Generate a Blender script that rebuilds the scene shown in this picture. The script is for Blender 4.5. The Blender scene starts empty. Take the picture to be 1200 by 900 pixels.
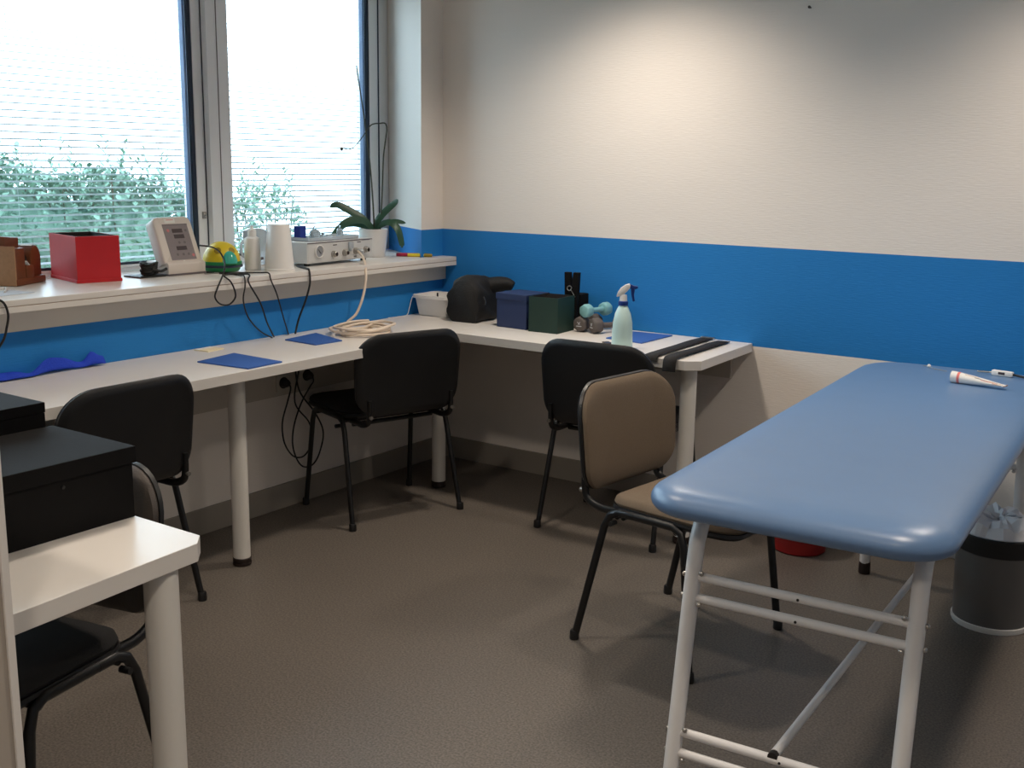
import bpy, bmesh, math, random
from mathutils import Vector, Matrix
random.seed(7)
PI = math.pi
scene = bpy.context.scene
col = scene.collection

# ------------------------------------------------------------------ camera
cam_d = bpy.data.cameras.new('camera'); cam = bpy.data.objects.new('camera', cam_d); col.objects.link(cam)
cam_d.sensor_width = 36.0; cam_d.lens = 36.0 * 1283.5 / 1200.0
cam_d.clip_start = 0.05; cam_d.clip_end = 200
R_ = Vector((0.82165, 0.56981, 0.014476)); U_ = Vector((-0.124164, 0.15414, 0.980216)); F_ = Vector((-0.556304, 0.807192, -0.197399))
cam.matrix_world = Matrix(((R_.x, U_.x, -F_.x, 3.3363), (R_.y, U_.y, -F_.y, -4.2274), (R_.z, U_.z, -F_.z, 1.4506), (0, 0, 0, 1)))
scene.camera = cam

# ------------------------------------------------------------------ light
scene.view_settings.view_transform = 'Standard'; scene.view_settings.look = 'None'
scene.view_settings.gamma = 1.0; scene.view_settings.use_curve_mapping = False
scene.view_settings.exposure = 0.0
world = bpy.data.worlds.new('sky'); scene.world = world; world.use_nodes = True
bg = world.node_tree.nodes['Background']
bg.inputs[0].default_value = (0.68, 0.85, 1.0, 1); bg.inputs[1].default_value = 5.4
try:
    scene.cycles.max_bounces = 10; scene.cycles.transparent_max_bounces = 24
except Exception:
    pass

def spot(name, loc, energy, size=128, blend=0.75, rad=0.09, color=(1.0, 0.865, 0.73), aim=(0, 0, -1)):
    d = bpy.data.lights.new(name, 'SPOT'); d.energy = energy; d.spot_size = math.radians(size); d.spot_blend = blend
    d.shadow_soft_size = rad; d.color = color
    o = bpy.data.objects.new(name, d); col.objects.link(o); o.location = loc
    o.rotation_euler = Vector(aim).to_track_quat('-Z', 'Y').to_euler()
    return o
CEIL = 2.55
for (lx, ly, e) in ((1.15, -0.68, 95), (2.95, -0.68, 76), (1.15, -2.4, 66), (2.95, -2.4, 72), (1.3, -4.3, 70), (2.95, -4.3, 92)):
    spot('downlight', (lx, ly, CEIL - 0.02), e)
pd = bpy.data.lights.new('window_portal', 'AREA'); pd.shape = 'RECTANGLE'; pd.size = 3.6; pd.size_y = 1.45
pd.cycles.is_portal = True
po = bpy.data.objects.new('window_portal', pd); col.objects.link(po); po.location = (-0.56, -1.65, 1.7)
po.rotation_euler = Vector((1, 0, 0)).to_track_quat('-Z', 'Y').to_euler()

# ------------------------------------------------------------------ materials
def s2l(c):
    out = []
    for v in c:
        v /= 255.0
        out.append(v / 12.92 if v <= 0.04045 else ((v + 0.055) / 1.055) ** 2.4)
    return tuple(out) + (1.0,)

def mat(name, rgb, rough=0.5, var=0.06, scale=30.0, bump=0.0, bscale=None, metal=0.0, spec=0.5, coat=0.0, alpha=1.0, trans=0.0, stretch=None):
    m = bpy.data.materials.new(name); m.use_nodes = True; nt = m.node_tree; b = nt.nodes['Principled BSDF']
    tc = nt.nodes.new('ShaderNodeTexCoord'); mp = nt.nodes.new('ShaderNodeMapping')
    nt.links.new(tc.outputs['Object'], mp.inputs[0])
    if stretch: mp.inputs['Scale'].default_value = stretch
    nz = nt.nodes.new('ShaderNodeTexNoise'); nz.inputs['Scale'].default_value = scale; nz.inputs['Detail'].default_value = 4
    nt.links.new(mp.outputs[0], nz.inputs['Vector'])
    mix = nt.nodes.new('ShaderNodeMix'); mix.data_type = 'RGBA'
    c = s2l(rgb)
    mix.inputs[6].default_value = tuple(max(0, v * (1 - var)) for v in c[:3]) + (1,)
    mix.inputs[7].default_value = tuple(min(1, v * (1 + var)) for v in c[:3]) + (1,)
    nt.links.new(nz.outputs['Fac'], mix.inputs[0]); nt.links.new(mix.outputs[2], b.inputs['Base Color'])
    b.inputs['Roughness'].default_value = rough; b.inputs['Metallic'].default_value = metal
    b.inputs['Specular IOR Level'].default_value = spec; b.inputs['Coat Weight'].default_value = coat
    b.inputs['Alpha'].default_value = alpha; b.inputs['Transmission Weight'].default_value = trans
    if bump:
        n2 = nt.nodes.new('ShaderNodeTexNoise'); n2.inputs['Scale'].default_value = bscale or scale; n2.inputs['Detail'].default_value = 3
        nt.links.new(mp.outputs[0], n2.inputs['Vector'])
        bp = nt.nodes.new('ShaderNodeBump'); bp.inputs['Strength'].default_value = bump; bp.inputs['Distance'].default_value = 0.004
        nt.links.new(n2.outputs['Fac'], bp.inputs['Height']); nt.links.new(bp.outputs[0], b.inputs['Normal'])
    return m

def wall_material():
    """cream woven wallpaper with a painted blue band between two heights"""
    m = mat('painted_wall', (238, 231, 223), 0.75, 0.015, 6.0, 0.22, 70.0, stretch=(0.4, 0.4, 3.0))
    nt = m.node_tree; b = nt.nodes['Principled BSDF']
    base = b.inputs['Base Color'].links[0].from_socket
    geo = nt.nodes.new('ShaderNodeNewGeometry'); sep = nt.nodes.new('ShaderNodeSeparateXYZ'); nt.links.new(geo.outputs['Position'], sep.inputs[0])
    g = nt.nodes.new('ShaderNodeMath'); g.operation = 'GREATER_THAN'; g.inputs[1].default_value = 0.7275; nt.links.new(sep.outputs[2], g.inputs[0])
    l = nt.nodes.new('ShaderNodeMath'); l.operation = 'LESS_THAN'; l.inputs[1].default_value = 1.1346; nt.links.new(sep.outputs[2], l.inputs[0])
    mu = nt.nodes.new('ShaderNodeMath'); mu.operation = 'MULTIPLY'; nt.links.new(g.outputs[0], mu.inputs[0]); nt.links.new(l.outputs[0], mu.inputs[1])
    mx = nt.nodes.new('ShaderNodeMix'); mx.data_type = 'RGBA'; nt.links.new(mu.outputs[0], mx.inputs[0]); nt.links.new(base, mx.inputs[6])
    mx.inputs[7].default_value = s2l((22, 124, 198)); nt.links.new(mx.outputs[2], b.inputs['Base Color'])
    return m

def floor_material():
    m = mat('speckled_vinyl', (104, 97, 90), 0.42, 0.06, 3.0)
    nt = m.node_tree; b = nt.nodes['Principled BSDF']; base = b.inputs['Base Color'].links[0].from_socket
    tc = nt.nodes.new('ShaderNodeTexCoord')
    v = nt.nodes.new('ShaderNodeTexNoise'); v.inputs['Scale'].default_value = 160; v.inputs['Detail'].default_value = 2
    nt.links.new(tc.outputs['Object'], v.inputs['Vector'])
    cr = nt.nodes.new('ShaderNodeValToRGB'); cr.color_ramp.elements[0].position = 0.35; cr.color_ramp.elements[1].position = 0.68
    cr.color_ramp.elements[0].color = (0.62, 0.62, 0.62, 1); cr.color_ramp.elements[1].color = (1.3, 1.3, 1.28, 1)
    nt.links.new(v.outputs['Fac'], cr.inputs[0])
    mx = nt.nodes.new('ShaderNodeMix'); mx.data_type = 'RGBA'; mx.blend_type = 'MULTIPLY'; mx.inputs[0].default_value = 1.0
    nt.links.new(base, mx.inputs[6]); nt.links.new(cr.outputs[0], mx.inputs[7]); nt.links.new(mx.outputs[2], b.inputs['Base Color'])
    return m

def glass_material():
    m = bpy.data.materials.new('window_glass'); m.use_nodes = True; nt = m.node_tree
    for n in list(nt.nodes): nt.nodes.remove(n)
    o = nt.nodes.new('ShaderNodeOutputMaterial'); t = nt.nodes.new('ShaderNodeBsdfTransparent'); g = nt.nodes.new('ShaderNodeBsdfGlossy')
    t.inputs[0].default_value = (0.97, 0.985, 0.985, 1); g.inputs['Roughness'].default_value = 0.02
    f = nt.nodes.new('ShaderNodeFresnel'); f.inputs[0].default_value = 1.25
    mx = nt.nodes.new('ShaderNodeMixShader'); nt.links.new(f.outputs[0], mx.inputs[0]); nt.links.new(t.outputs[0], mx.inputs[1]); nt.links.new(g.outputs[0], mx.inputs[2])
    nt.links.new(mx.outputs[0], o.inputs[0]); return m

M = dict(
    wall=wall_material(), floor=floor_material(), glass=glass_material(),
    ceiling=mat('white_ceiling', (232, 230, 226), 0.9, 0.02, 8),
    baseboard=mat('grey_vinyl_skirting', (150, 143, 133), 0.5, 0.04, 10),
    frame=mat('white_frame', (246, 247, 249), 0.3, 0.02, 12), gasket=mat('dark_gasket', (38, 52, 72), 0.6, 0.1, 60),
    spacer=mat('blue_grey_spacer', (130, 152, 190), 0.45, 0.1, 80),
    slat=mat('white_slat', (236, 240, 242), 0.5, 0.02, 20),
    laminate=mat('white_laminate', (226, 221, 214), 0.32, 0.02, 7), edge=mat('beige_edge_line', (150, 128, 108), 0.6, 0.05, 30),
    apron=mat('cream_apron', (212, 206, 196), 0.5, 0.02, 7),
    leg=mat('white_metal_leg', (222, 218, 210), 0.35, 0.02, 14), foot=mat('dark_brown_foot', (34, 22, 18), 0.5, 0.1, 40),
    board=mat('cream_backing_board', (196, 188, 176), 0.6, 0.03, 9),
    black_fab=mat('black_fabric', (21, 20, 20), 0.85, 0.18, 220, 0.5, 500), black_plastic=mat('black_plastic', (20, 20, 21), 0.42, 0.15, 120, 0.08, 260),
    black_metal=mat('black_tube', (14, 14, 15), 0.38, 0.1, 50),
    grey_fab=mat('taupe_fabric', (112, 97, 80), 0.9, 0.16, 260, 0.5, 520), brown_leather=mat('grey_brown_vinyl', (74, 66, 60), 0.5, 0.12, 60, 0.2, 260),
    chrome=mat('chrome', (200, 200, 200), 0.2, 0.03, 30, metal=1.0),
    bed=mat('blue_vinyl', (97, 128, 167), 0.36, 0.05, 9, 0.03, 420, spec=0.8), bedframe=mat('white_enamel_tube', (224, 222, 220), 0.3, 0.02, 14),
    red=mat('red_card', (196, 30, 38), 0.5, 0.08, 18), dark_in=mat('dark_interior', (40, 32, 32), 0.8, 0.1, 30), red_plastic=mat('dark_red_plastic', (150, 24, 24), 0.4, 0.08, 18),
    cork=mat('tan_cork', (168, 128, 94), 0.7, 0.16, 90), wood=mat('orange_brown_wood', (116, 64, 34), 0.45, 0.22, 28, stretch=(1, 1, 5)), white_paper=mat('white_paper', (240, 238, 232), 0.7, 0.02, 20),
    beige_plastic=mat('warm_white_plastic', (222, 212, 202), 0.42, 0.02, 14), screen=mat('grey_panel', (134, 124, 126), 0.35, 0.04, 20), display=mat('dark_display', (72, 62, 64), 0.25, 0.08, 60),
    button=mat('grey_button', (104, 96, 98), 0.5, 0.04, 30), redbtn=mat('red_button', (208, 120, 122), 0.5, 0.04, 30), cable=mat('black_cable', (20, 19, 18), 0.5, 0.1, 60),
    yellow=mat('yellow_plastic', (226, 200, 40), 0.35, 0.05, 14), olive=mat('olive_spot', (150, 128, 24), 0.5, 0.06, 20), green_p=mat('green_plastic', (26, 142, 84), 0.35, 0.06, 14), turq=mat('turquoise_plastic', (64, 178, 158), 0.25, 0.05, 14),
    white_p=mat('white_plastic', (238, 236, 232), 0.35, 0.015, 14), clear=mat('cloudy_plastic', (214, 222, 228), 0.2, 0.03, 20, trans=0.35), cup=mat('clear_cup', (230, 240, 242), 0.06, 0.01, 10, trans=0.9),
    machine=mat('pale_grey_enamel', (208, 208, 206), 0.35, 0.02, 14), dial=mat('grey_dial', (150, 152, 154), 0.3, 0.1, 60), print_=mat('dark_print', (70, 66, 66), 0.6, 0.1, 90), steel=mat('steel', (176, 172, 166), 0.3, 0.05, 40, metal=0.9),
    navy2=mat('cobalt_card', (26, 54, 150), 0.5, 0.08, 20), pot=mat('white_ceramic', (232, 228, 224), 0.28, 0.015, 10), soil=mat('bark_soil', (66, 50, 38), 0.95, 0.4, 90, 0.8, 120),
    leaf=mat('dark_green_leaf', (48, 84, 62), 0.4, 0.15, 30), stem=mat('brown_green_stem', (62, 66, 52), 0.6, 0.15, 40), pink=mat('crimson_pen', (178, 32, 72), 0.4, 0.05, 30), hilite=mat('yellow_pen', (238, 214, 60), 0.4, 0.05, 30),
    paper=mat('grey_paper', (196, 200, 206), 0.7, 0.02, 20), note=mat('pale_yellow_note', (240, 228, 190), 0.7, 0.03, 20), mat_blue=mat('blue_mat', (46, 92, 168), 0.65, 0.08, 40, 0.1, 200), royal=mat('royal_blue_cloth', (24, 66, 200), 0.8, 0.12, 40, 0.4, 200),
    hose=mat('cream_hose', (226, 210, 192), 0.45, 0.03, 30), socket=mat('black_socket', (26, 22, 20), 0.5, 0.1, 40), navy=mat('navy_card', (27, 46, 88), 0.6, 0.08, 30), green=mat('dark_green_card', (16, 48, 38), 0.6, 0.08, 30),
    black_bag=mat('black_nylon', (11, 11, 12), 0.7, 0.2, 60, 0.4, 160), black_card=mat('black_card', (20, 19, 19), 0.8, 0.12, 40, 0.1, 200, spec=0.15), grey_rubber=mat('grey_neoprene', (92, 86, 84), 0.7, 0.08, 60, 0.1, 240), aqua_rubber=mat('aqua_neoprene', (134, 190, 196), 0.6, 0.06, 60, 0.1, 240),
    aqua_bottle=mat('aqua_bottle', (196, 224, 220), 0.35, 0.02, 14), blue_cap=mat('dark_blue_plastic', (22, 54, 128), 0.4, 0.05, 20), strap=mat('black_elastic', (28, 26, 26), 0.85, 0.2, 200, 0.4, 400),
    bin=mat('smoked_plastic', (104, 102, 100), 0.3, 0.05, 14), bin_dark=mat('black_bin_rim', (24, 23, 22), 0.6, 0.1, 30), bagwhite=mat('white_bin_liner', (226, 226, 230), 0.4, 0.03, 20),
    cabinet=mat('pale_grey_melamine', (176, 166, 154), 0.5, 0.03, 10), nail=mat('grey_nail', (80, 76, 70), 0.5, 0.1, 40, metal=0.6), stripe=mat('pink_red_stripe', (226, 124, 118), 0.5, 0.04, 30), gold=mat('brown_print', (176, 136, 112), 0.5, 0.08, 60),
    hedge=mat('hedge_leaf', (118, 150, 132), 0.6, 0.30, 3.0), bark=mat('hedge_twig', (96, 84, 66), 0.8, 0.2, 20), lawn=mat('lawn', (108, 132, 84), 0.9, 0.25, 4), facade=mat('facade', (190, 186, 180), 0.8, 0.04, 4),
)

nt = M['slat'].node_tree; pb_ = nt.nodes['Principled BSDF']; tr_ = nt.nodes.new('ShaderNodeBsdfTranslucent'); ms_ = nt.nodes.new('ShaderNodeMixShader')
tr_.inputs[0].default_value = (0.9, 0.93, 0.95, 1); ms_.inputs[0].default_value = 0.8      # thin plastic slats let daylight through
nt.links.new(pb_.outputs[0], ms_.inputs[1]); nt.links.new(tr_.outputs[0], ms_.inputs[2]); nt.links.new(ms_.outputs[0], nt.nodes['Material Output'].inputs[0])

# ------------------------------------------------------------------ mesh helpers
class MB:
    def __init__(s): s.bm = bmesh.new()
    def add(s, verts, faces, T=None):
        vs = [s.bm.verts.new((T @ Vector(v)) if T is not None else v) for v in verts]
        for f in faces:
            try: s.bm.faces.new([vs[i] for i in f])
            except ValueError: pass
        return vs
    def box(s, c, d, rz=0.0, bev=0.0, T=None):
        t = bmesh.new(); bmesh.ops.create_cube(t, size=1.0)
        bmesh.ops.scale(t, vec=d, verts=t.verts)
        if bev: bmesh.ops.bevel(t, geom=list(t.edges), offset=bev, segments=2, affect='EDGES', profile=0.6)
        X = Matrix.Translation(c) @ Matrix.Rotation(rz, 4, 'Z')
        if T is not None: X = T @ X
        return s.merge(t, X)
    def merge(s, t, X=None):
        t.verts.ensure_lookup_table(); t.verts.index_update()
        vs = [v.co.copy() for v in t.verts]; fs = [[v.index for v in f.verts] for f in t.faces]
        t.free(); s.add(vs, fs, X); return s
    def tube(s, pts, r, n=10, T=None, cap=True, flat=1.0, smooth=0):
        pts = [Vector(p) for p in pts]
        if smooth: pts = catmull(pts, smooth)
        rr = r if isinstance(r, (list, tuple)) else [r] * len(pts)
        if len(rr) != len(pts): rr = [rr[0] + (rr[-1] - rr[0]) * i / (len(pts) - 1) for i in range(len(pts))]
        verts = []; prev = None
        for i, p in enumerate(pts):
            a = pts[max(i - 1, 0)]; b = pts[min(i + 1, len(pts) - 1)]; t = (b - a)
            t = t.normalized() if t.length > 1e-9 else Vector((0, 0, 1))
            if prev is None:
                up = Vector((0, 0, 1)) if abs(t.z) < 0.9 else Vector((0, 1, 0))
                x = t.cross(up).normalized()
            else:
                x = (prev - t * prev.dot(t)); x = x.normalized() if x.length > 1e-6 else t.orthogonal().normalized()
            prev = x; y = t.cross(x)
            for k in range(n):
                an = 2 * PI * k / n; verts.append(p + (x * math.cos(an) * flat + y * math.sin(an)) * rr[i])
        faces = []
        for i in range(len(pts) - 1):
            for k in range(n):
                faces.append((i * n + k, i * n + (k + 1) % n, (i + 1) * n + (k + 1) % n, (i + 1) * n + k))
        if cap:
            faces.append(tuple(reversed(range(n)))); faces.append(tuple((len(pts) - 1) * n + k for k in range(n)))
        s.add(verts, faces, T); return s
    def lathe(s, prof, n=24, T=None, c=(0, 0, 0)):
        verts = []; faces = []; c = Vector(c)
        for (r, z) in prof:
            for k in range(n):
                a = 2 * PI * k / n; verts.append(c + Vector((r * math.cos(a), r * math.sin(a), z)))
        for i in range(len(prof) - 1):
            for k in range(n):
                faces.append((i * n + k, i * n + (k + 1) % n, (i + 1) * n + (k + 1) % n, (i + 1) * n + k))
        if prof[0][0] > 1e-6: faces.append(tuple(reversed(range(n))))
        if prof[-1][0] > 1e-6: faces.append(tuple((len(prof) - 1) * n + k for k in range(n)))
        s.add(verts, faces, T); bmesh.ops.remove_doubles(s.bm, verts=s.bm.verts, dist=1e-6); return s
    def prism(s, poly, z0, z1, T=None, bev=0.0):
        t = bmesh.new(); n = len(poly)
        a = [t.verts.new((x, y, z0)) for x, y in poly]; b = [t.verts.new((x, y, z1)) for x, y in poly]
        t.faces.new(list(reversed(a))); t.faces.new(b)
        for i in range(n): t.faces.new((a[i], a[(i + 1) % n], b[(i + 1) % n], b[i]))
        bmesh.ops.recalc_face_normals(t, faces=t.faces)
        if bev: bmesh.ops.bevel(t, geom=list(t.edges), offset=bev, segments=2, affect='EDGES', profile=0.6)
        return s.merge(t, T)
    def puff(s, outline, rings, T=None, fn=None):
        """stack of outlines: rings = [(inset, z)], closed at both ends"""
        verts = []; faces = []; n = None
        for (ins, z) in rings:
            o = outline(ins); n = len(o)
            for (x, y) in o: verts.append(Vector((x, y, z)))
        m = len(rings)
        for i in range(m - 1):
            for k in range(n): faces.append((i * n + k, i * n + (k + 1) % n, (i + 1) * n + (k + 1) % n, (i + 1) * n + k))
        for i, rev in ((0, True), (m - 1, False)):           # fan caps with a centre point
            c = sum((verts[i * n + k] for k in range(n)), Vector()) / n; verts.append(c); ci = len(verts) - 1
            for k in range(n):
                f = (i * n + k, i * n + (k + 1) % n, ci); faces.append(tuple(reversed(f)) if rev else f)
        if fn: verts = [fn(v) for v in verts]
        s.add(verts, faces, T); return s
    def build(s, name, material, parent=None, smooth=True, angle=40, loc=None, rot=None, mods=None):
        bmesh.ops.recalc_face_normals(s.bm, faces=s.bm.faces)
        me = bpy.data.meshes.new(name); s.bm.to_mesh(me); s.bm.free()
        me.materials.append(material)
        if smooth:
            me.polygons.foreach_set('use_smooth', [True] * len(me.polygons))
            try: me.set_sharp_from_angle(angle=math.radians(angle))
            except Exception: pass
        o = bpy.data.objects.new(name, me); col.objects.link(o)
        if loc is not None: o.location = loc
        if rot is not None: o.rotation_euler = rot
        if parent is not None: o.parent = parent
        return o

def catmull(p, k):
    out = []
    for i in range(len(p) - 1):
        a = p[max(i - 1, 0)]; b = p[i]; c = p[i + 1]; d = p[min(i + 2, len(p) - 1)]
        for j in range(k):
            t = j / k
            out.append(0.5 * ((2 * b) + (c - a) * t + (2 * a - 5 * b + 4 * c - d) * t * t + (3 * b - a - 3 * c + d) * t ** 3))
    out.append(p[-1]); return out

def rrect(w, h, rs, n=8):
    """rounded rectangle outline as a function of inset; rs = radii (++, -+, --, +-)"""
    if not isinstance(rs, (list, tuple)): rs = [rs] * 4
    def f(ins):
        W = w / 2 - ins; H = h / 2 - ins; pts = []
        for q, (sx, sy) in enumerate(((1, 1), (-1, 1), (-1, -1), (1, -1))):
            r = max(rs[q] - ins, 0.0008); cx = sx * (W - r); cy = sy * (H - r); a0 = q * PI / 2
            for k in range(n + 1):
                a = a0 + k / n * PI / 2; pts.append((cx + r * math.cos(a), cy + r * math.sin(a)))
        return pts
    return f

def thing(name, label, cat, loc=(0, 0, 0), rz=0.0, group=None):
    o = bpy.data.objects.new(name, None); col.objects.link(o); o.empty_display_size = 0.05
    o.location = loc; o.rotation_euler = (0, 0, rz); tag(o, label, cat, group); return o
def tag(o, label=None, cat=None, group=None, kind=None):
    if label: o['label'] = label
    if cat: o['category'] = cat
    if group: o['group'] = group
    if kind: o['kind'] = kind
    return o
def struct(o): o['kind'] = 'structure'; return o
def copy_tree(o, parent=None):
    c = o.copy(); col.objects.link(c)
    if parent is not None: c.parent = parent
    for ch in [x for x in bpy.data.objects if x.parent == o]: copy_tree(ch, c)
    return c

# ------------------------------------------------------------------ room shell
XW = 4.7; YF = -5.4; WX = -0.44                       # right wall, front wall, window frame plane
WL = -3.45; WT = 2.42; SH = 1.005                     # left end and head of the window opening, shelf top
struct(MB().box(((XW - 0.6) / 2, YF / 2 + 0.1, -0.05), (XW + 0.6, -YF + 0.6, 0.1)).build('floor', M['floor'], smooth=False))
struct(MB().box(((XW - 0.6) / 2, YF / 2 + 0.1, CEIL + 0.05), (XW + 0.6, -YF + 0.6, 0.1)).build('ceiling', M['ceiling'], smooth=False))
struct(MB().box((XW / 2, 0.15, CEIL / 2), (XW, 0.3, CEIL)).build('wall_back', M['wall'], smooth=False))
struct(MB().box((XW + 0.1, YF / 2 + 0.1, CEIL / 2), (0.2, -YF + 0.6, CEIL)).build('wall_right', M['wall'], smooth=False))
struct(MB().box((XW / 2 - 0.3, YF - 0.1, CEIL / 2), (XW + 0.6, 0.2, CEIL)).build('wall_front', M['wall'], smooth=False))
w = MB()
w.box((-0.29, (YF + 0.3) / 2, 0.4805), (0.58, 0.3 - YF, 0.961))                       # below the sill
w.prism([(0, 0.3), (0, -0.164), (WX, 0.112), (-0.58, 0.112), (-0.58, 0.3)], 0.961, CEIL)   # pier with a splayed reveal
w.box((-0.29, (YF + WL) / 2, (0.961 + CEIL) / 2), (0.58, WL - YF, CEIL - 0.961))      # left of the window
w.prism([(0, -0.164), (0, WL), (-0.58, WL), (-0.58, 0.112), (WX, 0.112)], WT, CEIL)   # lintel
struct(w.build('wall_left', M['wall'], smooth=False))
def skirting(name, poly): struct(MB().prism(poly, 0.0, 0.105, bev=0.002).build(name, M['baseboard'], smooth=False))
skirting('baseboard_left', [(0, 0), (0.012, 0), (0.012, YF), (0, YF)])
skirting('baseboard_back', [(0.012, -0.012), (XW, -0.012), (XW, 0), (0.012, 0)])
skirting('baseboard_right', [(XW - 0.012, -0.012), (XW, -0.012), (XW, YF), (XW - 0.012, YF)])

# ------------------------------------------------------------------ windows
def window(name, y0, y1, right_jamb):
    """y0 left, y1 right outer edges of the frame; room side faces +x"""
    z0 = SH; z1 = WT
    f = MB(); d = 0.10; xc = WX - d / 2
    fr, fl = (0.066, 0.03) if right_jamb else (0.03, 0.066)      # the jambs next to the mullion are narrow
    f.box((xc, y1 - fr / 2, (z0 + z1) / 2), (d, fr, z1 - z0), bev=0.003)
    f.box((xc, y0 + fl / 2, (z0 + z1) / 2), (d, fl, z1 - z0), bev=0.003)
    f.box((xc, (y0 + fl + y1 - fr) / 2, z0 + 0.006), (d, y1 - y0 - fr - fl, 0.012))
    f.box((xc, (y0 + fl + y1 - fr) / 2, z1 - 0.03), (d, y1 - y0 - fr - fl, 0.06))
    root = struct(f.build(name, M['frame'], smooth=False))
    a = y0 + fl + 0.004; b = y1 - fr - (0.011 if right_jamb else 0.003); zb = z0 + 0.013; zt = z1 - 0.065
    s = MB(); sw = 0.060 if right_jamb else 0.047; xs = WX - 0.045
    s.box((xs, b - sw / 2, (zb + zt) / 2), (0.09, sw, zt - zb), bev=0.006); s.box((xs, a + sw / 2, (zb + zt) / 2), (0.09, sw, zt - zb), bev=0.006)
    s.box((xs, (a + b) / 2, zb + 0.006), (0.09, b - a - 2 * sw, 0.012)); s.box((xs, (a + b) / 2, zt - 0.03), (0.09, b - a - 2 * sw, 0.06))
    s.build('sash', M['frame'], root, smooth=False)
    l = MB(); l.box((WX + 0.001, b + 0.003, (zb + zt) / 2), (0.002, 0.008, zt - zb)); l.build('gap_seal', M['gasket'], root, smooth=False)
    ga = a + sw; gb = b - sw; gz0 = zb + 0.012; gz1 = zt - 0.06
    g = MB(); gw = 0.017; xg = WX - 0.011
    g.box((xg, gb - gw / 2, (gz0 + gz1) / 2), (0.014, gw, gz1 - gz0)); g.box((xg, ga + gw / 2, (gz0 + gz1) / 2), (0.014, gw, gz1 - gz0))
    g.box((xg, (ga + gb) / 2, gz0 + 0.005), (0.014, gb - ga - 2 * gw, 0.010)); g.build('gasket', M['gasket'], root, smooth=False)
    pa = ga + gw; pb = gb - gw
    p = MB(); p.box((WX - 0.030, pb - 0.006, (gz0 + gz1) / 2), (0.022, 0.012, gz1 - gz0 - 0.02)); p.build('glazing_spacer', M['spacer'], root, smooth=False)
    for x in (WX - 0.014, WX - 0.070):
        MB().box((x, (pa + pb) / 2, (gz0 + gz1) / 2 + 0.005), (0.004, pb - pa, gz1 - gz0 - 0.01)).build('glass_pane', M['glass'], root, smooth=False)
    return pa, pb, gz0 + 0.012, gz1
# right window: outer right edge meets the splayed reveal; the mullion stands between the two
pR = window('window_2', -1.034, 0.110, True)
pL = window('window_1', WL, -1.035, False)
m = MB(); m.box((WX + 0.0165, -1.0085, (SH + WT) / 2), (0.031, 0.115, WT - SH), bev=0.002)
t1 = struct(m.build('trim_1', M['frame'], smooth=False)); t1['label'] = 'pale mullion post between the two windows'
MB().box((WX + 0.0325, -1.012, (SH + WT) / 2), (0.002, 0.004, WT - SH)).build('mullion_seam', M['button'], t1, smooth=False)
h = MB(); h.box((WX + 0.006, -1.090, 1.215), (0.012, 0.016, 0.03), bev=0.003); h.tube([(WX + 0.012, -1.090, 1.215), (WX + 0.022, -1.090, 1.215)], 0.005)
h.build('window_handle', M['steel'], t1)

def blind(pa, pb, z0, z1, label):
    root = thing('venetian_blind', label, 'blind', (WX - 0.042, (pa + pb) / 2, z0), group='blinds between the panes')
    W = pb - 0.018 - pa; c = -0.009; pitch = 0.0255
    b = MB(); th = math.radians(13)
    prof = []
    for i in range(7):                                        # curved slat section, outer edge higher
        u = -0.012 + 0.024 * i / 6; prof.append((u * math.cos(th), -u * math.sin(th) + 0.0006 * (1 - (u / 0.011) ** 2)))
    vs = []; fs = []
    for sgn in (-1, 1):
        for (x, z) in prof: vs.append((x, sgn * W / 2, z))
        for (x, z) in reversed(prof): vs.append((x, sgn * W / 2, z - 0.0006))
    n = len(prof) * 2
    for k in range(n): fs.append((k, (k + 1) % n, n + (k + 1) % n, n + k))
    fs.append(tuple(range(n))); fs.append(tuple(reversed(range(n, 2 * n))))
    b.add(vs, fs); first = b.build('slat', M['slat'], root, smooth=False); first.location = (0, c, 0.012)
    k = 1
    while 0.012 + k * pitch < z1 - z0 - 0.03:
        o = first.copy(); col.objects.link(o); o.location = (0, c, 0.012 + k * pitch); k += 1
    MB().box((0, c, z1 - z0 - 0.015), (0.024, W, 0.026)).build('head_rail', M['slat'], root, smooth=False)
    for q in range(max(2, int(W / 0.55)) + 1):
        y = c - W / 2 + 0.12 + q * (W - 0.24) / max(2, int(W / 0.55))
        MB().tube([(0.0118, y, 0.0), (0.0118, y, z1 - z0 - 0.02)], 0.0007, 5).build('ladder_cord', M['slat'], root)
blind(*pL, 'white venetian blind between the panes of the wide left window')
blind(*pR, 'white venetian blind between the panes of the narrow window behind the orchid')

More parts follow.
